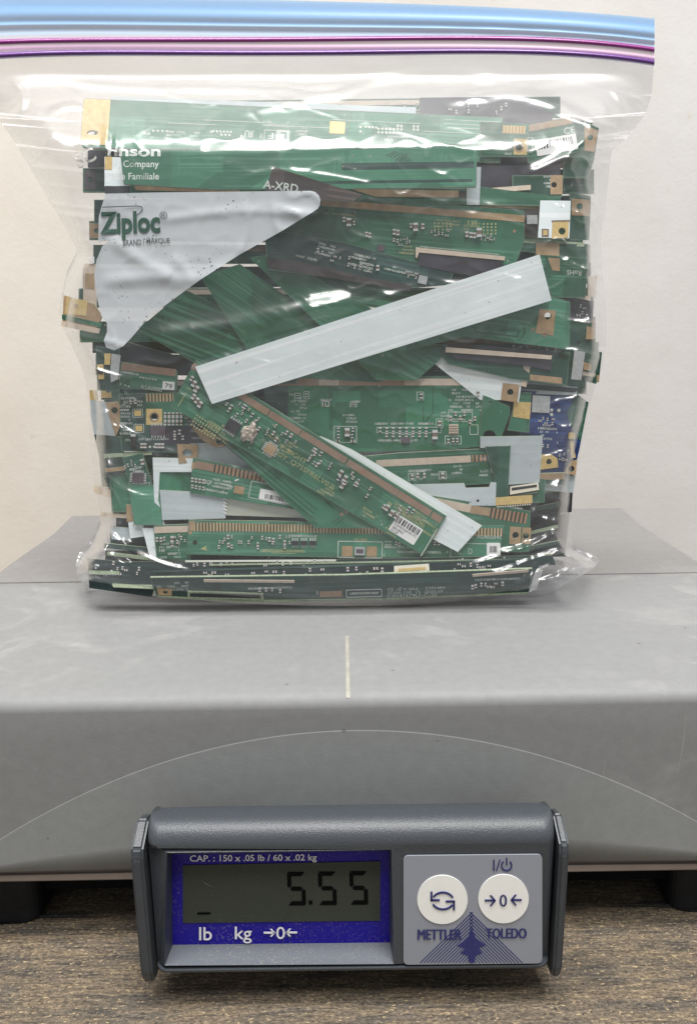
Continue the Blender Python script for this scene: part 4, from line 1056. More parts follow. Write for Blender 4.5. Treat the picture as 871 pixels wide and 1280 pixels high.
    b = Board([(105, 330), (122, 330), (121, 395), (104, 390)], 7.0, 'crm', 'cream board end standing at the left edge of the frosted panel')
    b.poly('gold_pad', [(107, 342), (119, 342), (118, 362), (106, 360)], 'tan'); b.rect('white_tip', 115.5, 325, 6, 8, 'paper', 0.0004)
    b = Board([(120, 432), (150, 436), (148, 490), (122, 488)], 6.4, 'gt', 'green board stub with two gold contacts below the frosted panel tip')
    b.poly('gold_pad', [(132, 442), (140, 442), (139, 456), (132, 456)], 'gold', 0.0012); b.poly('gold_pad', [(122, 456), (130, 455), (131, 474), (124, 474)], 'gold', 0.0006)
    b.rect('notch', 126, 465, 8, 6, 'bk', 0.0008)
    b = Board([(140, 442), (151, 444), (148, 474), (139, 478), (138, 465)], 5.6, 'silver', 'bright curled metal clip at the left wall below the frosted panel', name='metal_clip', cat='clip', edge='silver')
    b = Board([(138, 476), (150, 474), (148, 520), (142, 520)], 5.8, 'g3', 'narrow dark green strip hanging under the left metal clip')
    b = Board([(112, 488), (120, 488), (122, 500), (113, 500)], 6.8, 'gold', 'gold corner piece at the left wall above the grey plate')
    b = Board([(113, 500), (134, 503), (146, 545), (118, 543), (114, 520)], 5.2, 'gw', 'light grey plate at the left wall beside the component board')
    b = Board([(132, 503), (149, 502), (152, 530), (145, 545), (136, 518)], 4.9, 'tan', 'tan screw tab with hole at the left end of the component board', holes=[(143.5, 513, 4.2)])
    b = Board([(118, 543), (150, 546), (158, 580), (148, 612), (128, 608), (124, 570)], 5.6, 'gt', 'plain grey green board end at the left wall under the grey plate')
    b = Board([(117, 607), (140, 612), (150, 618), (136, 622), (118, 616)], 5.9, 'crm', 'cream board tip poking against the left bag wall')
    # component board left
    b = Board([(149, 492), (240, 490), (262, 530), (262, 562), (230, 566), (152, 564)], 5.0, 'gt', 'grey green component board with gilded screw pad, left of centre', holes=[(193, 521, 4.5)], axis=((149, 492), (240, 491)))
    b.rect('contact_strip', 200, 497, 34, 10, 'fg'); b.tab(b.rc(193, 521, 20, 20, 0), 193, 521, 4.5)
    b.poly('screw_ring', circle(193, 521, 6.6, 18), 'tan', 0.00016, [(193, 521, 4.5)])
    b.poly('solder_mask_patch', b.rc(208, 512, 52, 40, 0), 'g1', 0.00003, [(193, 521, 4.5)])
    for x, y in ((172.5, 516.5), (174, 535.5)): b.rect('gold_pad', x, y, 8.5, 7, 'gold'); b.frame('silkscreen_outline', x, y, 12, 10, 0.7)
    b.chip(198, 538, 19, 12, 0, 'chipv', np_=5, sides='t'); b.rect('inductor', 167.5, 551.5, 7, 14, 'chip', 0.001); b.rect('inductor_end', 167.5, 544, 6, 3, 'solder', 0.0011)
    b.caps([(x, y, 6) for x in (207, 212, 217, 222, 227) for y in (518, 523.5, 529)], kind='cap')
    b.caps([(x, 557, 7) for x in (178, 182, 196, 200, 204)] + [(219, 541, 6), (225, 540, 7), (229, 547, 6), (219, 547, 6), (164, 503, 5), (170, 502, 6)], kind='cap')
    b.dots(row(177, 558.5, 204, 558.5, 6), 1.7, 'cr'); b.silkfield(157, 525, 14, 50, 30); b.silkfield(165, 502, 26, 8, 12); b.silkfield(190, 549, 40, 5, 10); b.silkfield(240, 535, 20, 30, 14)
    b.rect('dark_area', 228, 545, 52, 22, 'pu', 0.00005)
    b = Board([(240, 535), (262, 538), (282, 558), (270, 559), (255, 552)], 4.4, 'tan', 'tan rounded tab under the lower edge of the diagonal board', holes=[(275, 551, 5)], axis=((240, 535), (282, 558)))
    # screw tab plate
    b = Board([(221, 554.5), (300, 553), (345, 592), (330, 600), (248, 598)], 4.6, 'gw', 'pale grey plate running under the diagonal board from a tan screw tab')
    b = Board([(221.5, 555), (247.5, 555.5), (247, 579.5), (223.5, 579)], 3.8, 'tan', 'square tan screw tab with an oval hole above the barcode board', holes=[(234.5, 566, 6.2, 20, 4.8)])
    b = Board([(191, 572), (244, 573), (244, 590), (200, 590), (198, 625), (206, 656), (194, 650)], 3.4, 'wh', 'white plate edge framing a green board at lower left', axis=((191, 572), (244, 573)))
    b = Board([(196, 587), (244, 584), (244, 616), (197, 616)], 3.9, 'g6', 'plain green board inside the white plate edge')
    b = Board([(200, 612.5), (282, 617), (282, 648), (203, 650)], 2.7, 'gw', 'grey blue plate with frayed right edge above the bottom board')
    b.marks('torn_edge', [(281.5, 620 + 4.2*i, 5, 1.6, 30) for i in range(6)], 'paper', 0.0002)
    b = Board([(268, 618), (395, 641), (395, 648), (280, 644)], 3.1, 'cr', 'pale cream board under the barcode board')
    b = Board([(278, 643), (392, 648), (392, 656), (282, 655)], 3.5, 'bk', 'black strip painting the shade in the gap between the cream board and the bottom board')  # black filler standing in for shade in an open gap
    # chip board
    b = Board([(153, 572), (178, 566), (193, 614), (167, 622)], 3.9, 'g3', 'small dark green board with a square chip tilted at the left')
    b.chip(173, 597, 14, 12, 3, 'chipv', np_=6, sides='lt'); b.cap(178.5, 577, 8, 80); b.scatter(163, 580, 14, 8, 7, 4); b.silkfield(168, 586, 22, 5, 10); b.frame('silkscreen_outline', 177, 609, 22, 7, 0.7); b.silkfield(177, 609, 16, 3, 8)
    b = Board([(138, 594), (160, 592), (166, 640), (140, 640)], 5.0, 'g1', 'green board end behind the small chip board at the left')
    b = Board([(160, 604), (200, 608), (204, 657), (168, 656)], 3.1, 'g2', 'light green plain board left of the grey blue plate', axis=((166, 610), (200, 609)))
    b = Board([(158, 631), (170, 631), (184, 670), (163, 673)], 3.6, 'wh', 'white plate with tan end under the light green plain board', axis=((158, 631), (170, 631)))
    b.poly('gold_pad', [(158, 631), (169, 631), (169, 651), (159, 652)], 'tan', 0.0002, [(167, 639.5, 2.5)])
    b = Board([(138, 658), (162, 660), (164, 676), (140, 674)], 5.2, 'gw', 'grey slip low at the left wall beside the white plate')
    # ---- bottom board and its neighbours
    b = Board([(192, 657), (240, 655), (238, 700), (196, 699)], 2.2, 'g1', 'small green board with cream top strip left of the bottom board')
    b.band('contact_strip', 193, 662.5, 236, 661, 8, 'crm'); b.caps([(197, 674, 6), (202, 674, 6), (206, 673, 5), (216, 673.5, 8), (216, 680, 6), (227, 672, 5), (222, 677, 5)], kind='cap'); b.silkfield(212, 688, 26, 14, 14); b.scatter(224, 675, 16, 14, 5, 4)
    b = Board([(178, 660), (193, 660), (197, 699), (188, 699)], 2.7, 'wh', 'white wedge standing left of the small green board')
    b = Board([(236, 650), (330, 651), (480, 654), (630, 657), (623, 697), (420, 697), (233, 693)], 1.6, 'g2', 'long green board with gold fingers along its top and boxed C D letters', axis=((236, 650), (630, 657)))
    b.band('contact_strip', 240, 658.5, 292, 659, 11, 'fg'); b.band('contact_strip', 292, 659, 505, 663, 10, 'fg'); b.band('contact_strip', 505, 663, 628, 665.5, 10, 'fg')
    b.rect('gold_pad', 240, 657.5, 7, 12, 'tan', 0.00012)
    b.dots([(238, 666), (240, 655)], 2.2, 'tan'); b.dots([(244, 678)], 3, 'hole', 'hole')  # last disc is no opening, its dark colour paints a hole's shade
    b.poly('triangle_mark', [(250.5, 686), (258, 682), (258.5, 688.5)], 'silky')
    b.caps([(285.5, 671, 6), (281, 674, 4), (290, 671, 4), (275, 677, 4), (279, 677.5, 4), (299, 677.5, 4), (302, 677.5, 4), (311, 677.5, 5), (274, 683.5, 5), (286, 681, 6), (290, 683, 5), (322.5, 680, 5), (322.5, 684, 5), (328, 672, 5), (337, 674, 6), (342, 675, 6), (341, 678, 5), (333, 673, 4), (315, 672, 4), (356, 678, 6), (356, 683.5, 5), (350, 671, 5), (362, 678, 4), (358, 671, 3), (361.5, 671, 3)], kind='cap')
    for x in (369, 380, 391): b.chip(x, 678.5, 8.5, 5, 0, 'chip', 'silk', 3, 't'); b.marks('chip_pads', [(x - 3 + 3*i, 674.3, 1.6, 4) for i in range(3)], 'silk', 0.0002)
    b.marks('silkscreen', [(354, 689.5, 56, 0.8), (354, 687.6, 52, 0.7), (354, 691.4, 30, 0.7)] + [(330 + 3*i, 688.7, 0.8, 2.4) for i in range(17)], 'silky')
    b.silkfield(378, 670, 34, 2, 10)
    b.frame('silkscreen_outline', 450, 687, 55, 20, 1.0); b.rect('gold_pad', 434, 689, 13.5, 13, 'tan'); b.rect('gold_pad', 464.5, 689.5, 13, 13, 'tan'); b.rect('filter', 449.5, 688.5, 13, 10, 'silver', 0.001); b.rect('filter_core', 449.5, 688.5, 9, 5, 'chipv', 0.0011)
    b.silkfield(449.5, 674.5, 18, 2.5, 6, 'silky')
    b.dots([(x, y) for x in (482, 485, 488) for y in (677, 681, 684)], 1.1, 'silk'); b.silkfield(500, 684, 40, 4, 12); b.silkfield(520, 690, 60, 4, 18); b.caps([(495, 679, 5), (499, 680, 5), (543, 679, 5), (548, 679, 5)], kind='cap')
    b.frame('silkscreen_outline', 588, 688, 50, 17, 0.9); b.text('C', 573.5, 689, 5, 7); b.text('D', 587.5, 689, 5, 7)
    b.text('IRY_VU40S84L', 604, 671.5, 46, 5)
    b.sticker(616.5, 686.5, 17, 16, 0, 7, 0, 0.5, bw=0.55)
    # ---- barcode board
    b = Board([(241.5, 572), (372, 597), (376, 638), (237.5, 616.5)], 2.2, 'g1', 'short green board with copper fingers and a barcode sticker beside the diagonal board')
    b.band('contact_strip', 244, 580.5, 268, 585, 9.5, 'cu'); b.band('contact_strip', 267, 585, 345, 600, 10, 'fc')
    b.rect('edge_pad', 242, 582, 4, 8, 'tan', 0.00014)
    b.caps([(241 + 4.6*i, 599.5 + 0.7*i, 6) for i in range(4)] + [(241 + 4.6*i, 608 + 0.8*i, 5) for i in range(4)], kind='cap')
    b.text('BQF', 260.5, 603, 9, 6, bold=0.012); b.silkfield(277, 605, 24, 10, 22); b.text('20', 287, 608.5, 8, 5); b.rect('gold_pad', 299, 612.5, 12.5, 9.5, 'tan'); b.silkfield(270, 614, 28, 2.5, 12)
    b.frame('silkscreen_outline', 352, 619, 80, 21, 0.9); b.sticker(349, 621.5, 50, 13, 10.5, 16, 0.15, 0.45, seed=8, bw=0.7)
    b.marks('scratch', [(302, 591.5, 9, 1.6, 20), (296, 600, 5, 1.6, -20)], 'paper')
    # ---- lower diagonal board
    b = Board([(230, 500), (300, 520), (462, 630), (474, 660), (394, 660), (352, 622)], 1.1, 'g6', 'bright green board with parallel tracks, below and behind the diagonal board', axis=((236, 520), (391, 652)))
    for i, m in enumerate(('g3', 'g2', 'g3', 'g2', 'g3')):
        o = 1.6 + 3.0 * i
        b.band('trace_line', 243 + o*0.66, 525 - o*0.4, 388 + o*0.66, 648 - o*0.75, 1.3, m, 0.00005)
    b.dots([(427, 643), (433, 640)], 2.4, 'cu'); b.marks('trace_mark', [(408 + 2*i, 627 + 2*i, 9, 1.2, 45) for i in range(4)] + [(420, 650, 12, 1.2, -35), (424, 652, 12, 1.2, -35)], 'g3')
    # ---- white board behind the diagonal
    Board([(400, 545), (440, 562), (602, 657), (572, 690), (545, 676), (400, 600)], 0.75, 'wh', 'white board strip sticking out behind the lower end of the diagonal board', axis=((440, 562), (602, 657)))
    # ---- the diagonal board
    b = Board([(245, 450), (558, 645), (528.5, 694), (213, 508)], 0.25, 'g1', 'green diagonal board lettered F_RIGHT with a white barcode sticker at its lower end')
    A = math.degrees(b.ang)
    def dg(s_, t_):   # s along from the upper left corner, t across, in photo pixels
        c, d = math.cos(b.ang), math.sin(b.ang); return (245 + s_*c - t_*d, 450 + s_*d + t_*c)
    for s0, s1 in ((0, 112), (113, 158), (159, 226), (228, 302), (303, 350), (352, 366)):
        x0, y0 = dg(s0, 8); x1, y1 = dg(s1, 8); b.band('contact_strip', x0, y0, x1, y1, 8.5, 'ff')
    x0, y0 = dg(2, 1.6); x1, y1 = dg(366, 1.6); b.band('edge_band', x0, y0, x1, y1, 2.2, 'g2', 0.00006)
    rr = random.Random(4)
    for s0, s1, n in ((60, 160, 26), (180, 330, 34)):
        for i in range(n):
            q = dg(rr.uniform(s0, s1), rr.choice((17, 21, 26, 31))); b.cap(q[0], q[1], rr.uniform(4, 6.5), A + 90, rr.choice(('cap', 'capd', 'cap')))
    for s_, t_, l_ in ((8, 22, 7), (14, 26, 9), (20, 30, 9), (22, 40, 8), (28, 42, 8), (34, 44, 9), (228, 24, 9), (236, 27, 9), (238, 36, 9), (300, 30, 9), (308, 33, 9), (315, 33, 8)):
        q = dg(s_, t_); b.cap(q[0], q[1], l_, A + 90, 'cap')
    b.chip(291, 533, 17, 15, A, 'chip', np_=5, sides='t'); b.chip(338, 561.5, 13, 12, A, 'tan', np_=5, sides='lt')
    bm = bmesh.new(); bmesh.ops.create_icosphere(bm, subdivisions=3, radius=1)
    rb = random.Random(9)
    for v in bm.verts:
        k = 1 + 0.25 * math.sin(v.co.x*5 + v.co.y*3) + rb.uniform(-0.14, 0.14); v.co *= k
        v.co = Vector((v.co.x * 0.0032, v.co.y * 0.0042, max(v.co.z * 0.0022, -0.0001)))
    g = bm_done('burnt_component', bm, MT['resin'], b.o); q = b.loc(313, 541); g.location = (q[0], q[1], 0)
    b.text('F_RIGHT', *dg(166, 36), 37, 7, 'silky'); b.text('20Y_Q75SFR6LV0.2', *dg(188, 45), 84, 7, 'silky')
    for s_, t_, w, h, n in ((70, 60, 36, 22, 22), (128, 32, 20, 14, 10), (150, 30, 30, 14, 12), (330, 20, 70, 8, 30), (340, 27, 60, 6, 24), (285, 50, 20, 12, 8), (320, 48, 16, 14, 8), (225, 50, 20, 14, 10)):
        q = dg(s_, t_); b.silkfield(q[0], q[1], w, h, n, 'silky')
    b.dots([dg(38 + 4*i, 58 + 4.5*j) for i in range(9) for j in range(4)], 1.2, 'silky', 'pad_dots')
    b.sticker(507, 662, 37, 23, A, 14, -0.24, 0.34, [('CAM632J0H017C', 0, 1.4, 32, 3.6), ('0B1862', -8, 5.4, 16, 3.2), ('0120', -11, 9.2, 10, 3.0)], seed=11)
    b.marks('silkscreen', [(536, 678, 1.0, 40, 31)], 'cr', 0.0001)
    b.marks('silkscreen_outline', [(228, 499, 1, 20, 31), (240, 488, 14, 1, 31)], 'silky')
    # ---- the long white strip
    b = Board([(244, 458.5), (674, 318), (689, 375.5), (265, 505)], -0.45, 'wh', 'long white strip lying slantwise across the front of the pile')
    b.marks('specks', [(rr.uniform(270, 660), 0, 1.2, 1.0, 20)[:1] + (lerp(470, 345, i/9) + rr.uniform(-14, 14), 1.1, 1.1) for i in range(10)], 'cap', 0.00005)
    # ---- bottom stack, boards lying at a slant
    b = Board([(150, 702), (420, 699), (690, 694), (694, 706), (620, 710), (200, 719)], -0.6, 'g7', 'dark board strip just under the long gold finger board', k=0.22, axis=((150, 700), (690, 690)))
    b.band('cream_edge', 232, 701.5, 420, 700.5, 2.4, 'cr', 0.0004); b.band('cream_edge', 262, 706, 640, 699.5, 2.0, 'edge', 0.0006); b.scatter(330, 704, 180, 6, 16, 4.5); b.scatter(600, 700, 60, 4, 8, 4)
    b = Board([(190, 714), (420, 709), (672, 697), (674, 716), (520, 724), (200, 734)], -2.2, 'g7', 'dark board with a gold slot connector second from the bottom', k=0.25, axis=((190, 714), (672, 700)))
    b.band('board_edge', 192, 714.5, 668, 699, 2.6, 'gt', 0.0003)
    b.connector([(492, 707.5), (535, 704.5), (536, 715.5), (492, 718)], 'ivory', 0.003, [(497, 710.5), (531, 708), (531, 711.5), (497, 714)], 'gold')
    b.scatter(330, 717, 160, 8, 14, 5.5); b.scatter(455, 714, 46, 8, 9, 6); b.scatter(590, 708, 50, 8, 8, 5); b.silkfield(350, 721, 140, 4, 20)
    b = Board([(110, 698), (200, 706), (190, 746), (112, 735)], -1.2, 'g7', 'dark board end with a row of bright pins at the lower left corner', k=0.25)
    b.poly('pin_header', [(112, 713), (150, 714), (150, 718), (112, 717.5)], 'edge', 0.0008); b.dots(row(114, 716.5, 149, 717.5, 10), 1.6, 'solder', 'solder_pins'); b.scatter(160, 712, 40, 14, 8, 5)
    b = Board([(140, 730), (190, 731), (192, 736), (142, 734)], -2.6, 'edge', 'pale green board edge lying at the lower left under the pins', k=0.6)
    b = Board([(188, 722), (430, 719), (665, 711), (661, 741), (480, 749), (300, 751), (196, 745)], -3.6, 'g4', 'bottom dark teal board lettered along its lower edge, front of the pile', k=-0.32, axis=((188, 726), (665, 712)))
    b.band('board_edge', 255, 725.5, 368, 726.5, 3.0, 'crm', 0.0004); b.band('board_edge', 368, 728, 386, 728.5, 3, 'gt', 0.0004); b.band('board_edge', 590, 719, 660, 713, 3.0, 'crm', 0.0004)
    b.poly('board_edge', [(197, 744.2), (300, 750), (480, 748), (660, 740), (660, 741.5), (480, 750), (300, 752), (197, 746)], 'edge', 0.0003)
    b.connector([(235, 738), (329, 741), (330, 749), (235, 746.5)], 'edge', 0.0008, [(238, 740), (326, 742.5), (326, 746.5), (238, 744.5)])
    b.rect('gold_pad', 413.5, 742.5, 28, 7, 'cu'); b.text('A', 396.5, 741, 3.5, 5)
    b.frame('silkscreen_outline', 455, 741.5, 44, 9, 0.9); b.silkfield(455, 741.5, 36, 4, 14); b.silkfield(335, 735, 60, 4, 26); b.silkfield(215, 733, 40, 10, 16); b.scatter(338, 736, 30, 6, 5, 5)
    b.text('CE', 488, 736.6, 7, 3.6); b.text('UL  M  94V-0', 509, 736.4, 26, 3.4); b.text('E203484', 544, 734.6, 24, 3.2)
    b.text('SPSN-150  15  2020.07', 519, 740, 70, 3.2); b.text('CB541679LF-C-20', 515, 744.2, 62, 3.6)
    b.marks('silkscreen', [(578 + 3.2*i, 737 - 0.25*i, 1.2, 8) for i in range(6)] + [(625 + 2.6*i, 731 - 0.3*i, 1.0, 9) for i in range(14)], 'gt'); b.scatter(610, 731, 40, 5, 8, 4.5); b.silkfield(620, 724, 60, 4, 20)
    b.poly('gold_pad', [(196, 735), (215, 737), (215, 744.5), (198, 743.5)], 'tan', 0.0001, [(207, 740, 3, 14, 2)])
    b.poly('metal_end', [(668, 715), (678, 712), (670, 735), (660, 740)], 'silver', 0.0005)
build_boards()

# ------------------------------------------------------------------ the bag
class VNoise:
    def __init__(s, seed): s.g = np.random.RandomState(seed).rand(256, 256)
    def __call__(s, x, y):
        xi = np.floor(x).astype(int); yi = np.floor(y).astype(int); fx = x - xi; fy = y - yi
        fx = fx*fx*fx*(fx*(fx*6-15)+10); fy = fy*fy*fy*(fy*(fy*6-15)+10)
        g = s.g; a = g[xi % 256, yi % 256]; b = g[(xi+1) % 256, yi % 256]; c = g[xi % 256, (yi+1) % 256]; d = g[(xi+1) % 256, (yi+1) % 256]
        return (a*(1-fx)+b*fx)*(1-fy) + (c*(1-fx)+d*fx)*fy
vn1, vn2, vn3, vn4 = VNoise(1), VNoise(2), VNoise(3), VNoise(4)

TOPY = 69.0
def bot_y(px): return 757.5 - 22.0 * ((px - 430.0) / 310.0) ** 2
def smooth(ys, xs):
    yy = np.arange(60, 760, 1.0); v = np.interp(yy, ys, xs); k = np.ones(7) / 7
    return yy, np.convolve(np.pad(v, 3, 'edge'), k, 'valid')
LY, LX = smooth(_ly, _lx); RY, RX = smooth(_ry, _rx)
_fy = [60, 95, 104, 120, 140, 160, 172, 180, 190, 200, 215, 300, 420, 560, 705, 760]
_fd = [.3462, .3462, .3440, .3384, .3314, .3245, .3206, .3186, .3176, .3172, .3171, .3170, .3171, .3178, .3142, .3128]
FYY = np.arange(60, 765, 1.0); FDD = np.convolve(np.pad(np.interp(FYY, _fy, _fd), 5, 'edge'), np.ones(11) / 11, 'valid')

RIDGES = [  # photo pixel polyline, height mm, width px
 ([(140, 190), (300, 191), (430, 186), (560, 183), (640, 190)], 0.5, 5),
 ([(185, 420), (262, 412), (345, 396), (445, 374)], 4.4, 13),
 ([(235, 455), (300, 432), (380, 408), (440, 390)], -1.5, 6),
 ([(440, 384), (520, 360), (600, 352)], 0.8, 5),
 ([(628, 343), (655, 352), (666, 361), (640, 356)], 0.8, 3),
 ([(140, 300), (180, 330), (215, 345)], 1.4, 8), ([(130, 352), (190, 346), (250, 352), (300, 330)], 1.5, 9), ([(200, 275), (300, 262), (395, 268)], 0.9, 6),
 ([(215, 320), (240, 345), (236, 375)], 1.0, 7), ([(305, 250), (312, 285), (300, 320)], 0.7, 5),
 ([(-10, 112), (25, 100), (60, 96), (140, 108), (300, 108), (430, 118)], 1.6, 7),
 ([(15, 100), (30, 115), (28, 135), (16, 148)], 1.8, 5), ([(60, 140), (85, 132), (105, 134)], 1.0, 4), ([(30, 145), (60, 150), (85, 130)], 0.8, 4),
 ([(300, 140), (430, 112), (520, 84), (575, 82), (620, 100)], 1.6, 8), ([(560, 128), (640, 112), (720, 140), (760, 165)], 1.3, 6), ([(640, 112), (740, 92), (800, 100)], 0.9, 7),
 ([(690, 140), (745, 150), (790, 170)], 1.0, 4), ([(765, 110), (785, 140), (775, 160)], 1.0, 4),
 ([(660, 218), (690, 205), (722, 188), (735, 170)], 2.2, 7), ([(715, 195), (702, 240), (708, 290), (725, 330)], 1.6, 5), ([(740, 190), (728, 230), (748, 262), (742, 310)], 1.3, 4),
 ([(725, 260), (735, 300), (732, 350)], 1.0, 4), ([(752, 360), (738, 400), (742, 440)], 1.0, 5), ([(745, 470), (722, 520), (700, 560)], 1.5, 6), ([(735, 500), (715, 560), (712, 610)], 0.8, 4),
 ([(135, 135), (132, 200), (122, 300), (116, 370)], 1.2, 4), ([(62, 240), (95, 300), (110, 330)], 1.2, 5), ([(45, 210), (85, 285), (112, 345)], 0.8, 4), ([(150, 150), (140, 215), (135, 260)], 0.8, 5),
 ([(80, 420), (125, 500), (140, 560)], 1.1, 5), ([(110, 500), (150, 540), (200, 575)], 0.7, 5), ([(118, 560), (150, 600), (165, 660)], 0.9, 5),
 ([(660, 640), (690, 655), (712, 640)], 1.2, 4), ([(590, 706), (640, 694), (690, 668), (714, 645)], 2.0, 5), ([(610, 722), (660, 702), (700, 690), (716, 676)], 1.8, 5),
 ([(640, 735), (680, 712), (715, 690), (745, 702)], 1.8, 5), ([(670, 740), (705, 715), (745, 708)], 1.4, 4), ([(668, 600), (690, 630), (676, 668)], 1.0, 4), ([(690, 690), (700, 725), (690, 740)], 1.2, 4),
 ([(128, 660), (165, 690), (205, 708), (240, 715)], 1.8, 5), ([(115, 680), (150, 702), (190, 722)], 1.6, 5), ([(100, 705), (125, 718), (150, 740)], 1.4, 4), ([(135, 670), (128, 700), (112, 728)], 1.3, 4), ([(112, 700), (128, 722), (122, 738)], 1.0, 3),
 ([(640, 745), (665, 728), (690, 722), (735, 726)], 1.6, 4), ([(690, 664), (706, 690), (735, 712)], 1.6, 4), ([(655, 676), (668, 700), (660, 728)], 1.2, 4), ([(620, 690), (665, 684), (712, 662)], 1.3, 4),
 ([(102, 712), (140, 708), (180, 700)], 1.3, 4), ([(120, 742), (150, 728), (178, 732), (215, 744)], 1.3, 4), ([(150, 655), (160, 690), (185, 712)], 1.2, 4),
 ([(300, 225), (340, 210), (420, 222), (470, 232)], 0.8, 4), ([(340, 208), (338, 250), (350, 300)], 0.6, 4), ([(560, 250), (640, 262), (700, 300)], 0.6, 5),
 ([(150, 600), (220, 560), (300, 548)], 0.5, 6), ([(560, 600), (640, 560), (700, 500)], 0.5, 5),
]
def wrinkle(px, py):
    out = np.zeros_like(px)
    for poly, a, w in RIDGES:
        P = np.array(poly, float)
        # round the polyline
        for _ in range(2):
            q = [P[0]]
            for i in range(len(P) - 1): q += [P[i]*0.75 + P[i+1]*0.25, P[i]*0.25 + P[i+1]*0.75]
            q.append(P[-1]); P = np.array(q)
        x0, y0 = P.min(0) - 4*w; x1, y1 = P.max(0) + 4*w
        m = (px > x0) & (px < x1) & (py > y0) & (py < y1)
        if not m.any(): continue
        X, Y = px[m], py[m]; best = np.full(X.shape, 1e9); tt = np.zeros(X.shape); n = len(P) - 1
        for i in range(n):
            d = P[i+1] - P[i]; l2 = (d**2).sum() + 1e-9
            t = np.clip(((X - P[i][0])*d[0] + (Y - P[i][1])*d[1]) / l2, 0, 1)
            dd = (X - P[i][0] - t*d[0])**2 + (Y - P[i][1] - t*d[1])**2
            k = dd < best; best = np.where(k, dd, best); tt = np.where(k, (i + t) / n, tt)
        taper = np.clip(np.minimum(tt, 1 - tt) * 5, 0, 1) ** 0.7
        out[m] += a * 0.001 * np.exp(-best / (w*w)) * (0.15 + 0.85*taper)
    # tension folds and a little crumple
    panel_zone = np.clip(1 - np.maximum(np.maximum(px - 330, 120 - px), np.maximum(py - 400, 240 - py)) / 60, 0, 1)
    out *= 1 - 0.55*panel_zone
    n1 = vn1(px/95 + 3, py/60 + 7) - 0.5
    r1 = 1 - np.abs(2*vn2((px + 0.5*py)/60, (py - 0.3*px)/34) - 1)
    r2 = 1 - np.abs(2*vn3((px - 0.7*py)/34 + 9, (py + 0.5*px)/30 + 4) - 1)
    n2 = vn4(px/17, py/14) - 0.5
    edge = np.clip(1 - np.minimum(px - np.interp(py, LY, LX), np.interp(py, RY, RX) - px) / 75, 0, 1)
    low = np.clip((py - 640) / 80, 0, 1)
    up = np.clip((150 - py) / 60, 0, 1)
    calm = (1 - 0.88*up) * (1 - 0.85*panel_zone)
    out += 0.0007*n1*1.4*calm + (0.0008 + 0.0014*edge + 0.0010*low*edge) * (r1**4) * calm + (0.0005 + 0.0013*edge) * (r2**5) * calm + 0.00016*n2*(0.25 + edge)*calm
    r3 = 1 - np.abs(2*vn1((px + 0.35*py)/15 + 31, (py - 0.5*px)/19 + 12) - 1)
    out += 0.0007*edge*(0.35 + 0.65*low)*(r3**3)*(1 - 0.9*panel_zone)*(1 - 0.7*up)
    return out

def front_depth(px, py):
    px = np.asarray(px, float); py = np.asarray(py, float)
    l = np.interp(py, LY, LX); r = np.interp(py, RY, RX)
    s = np.clip((px - l) / (r - l), 0, 1)
    f = np.interp(py, FYY, FDD)
    mid = np.interp(py, [70, 130, 260, 500, 690, 720, 760], [.3462, .352, .360, .362, .358, .350, .345])
    # how far in from the silhouette the film reaches the front of the pile
    ein = np.minimum((px - l), (r - px)) / np.interp(py, [70, 200, 300, 760], [80, 60, 24, 22])
    k = np.clip(1 - ein, 0, 1) ** 2.2
    d = f + (mid - f) * k
    w = wrinkle(px, py) * np.clip((py - 84) / 40, 0, 1)
    d = d - w
    # settle on the platform at the very bottom
    bt = bot_y(px)
    dy = -math.sin(PITCH) - (py - CY) / F_PX * math.cos(PITCH); fy = math.cos(PITCH) - (py - CY) / F_PX * math.sin(PITCH)
    ground = (0.0008 - CAM.z) / np.minimum(dy, -1e-3) * fy
    g = np.clip((py - (bt - 16)) / 16, 0, 1) ** 2
    d = np.where(dy < -0.05, np.minimum(d*(1-g) + ground*g, ground), d)
    return d

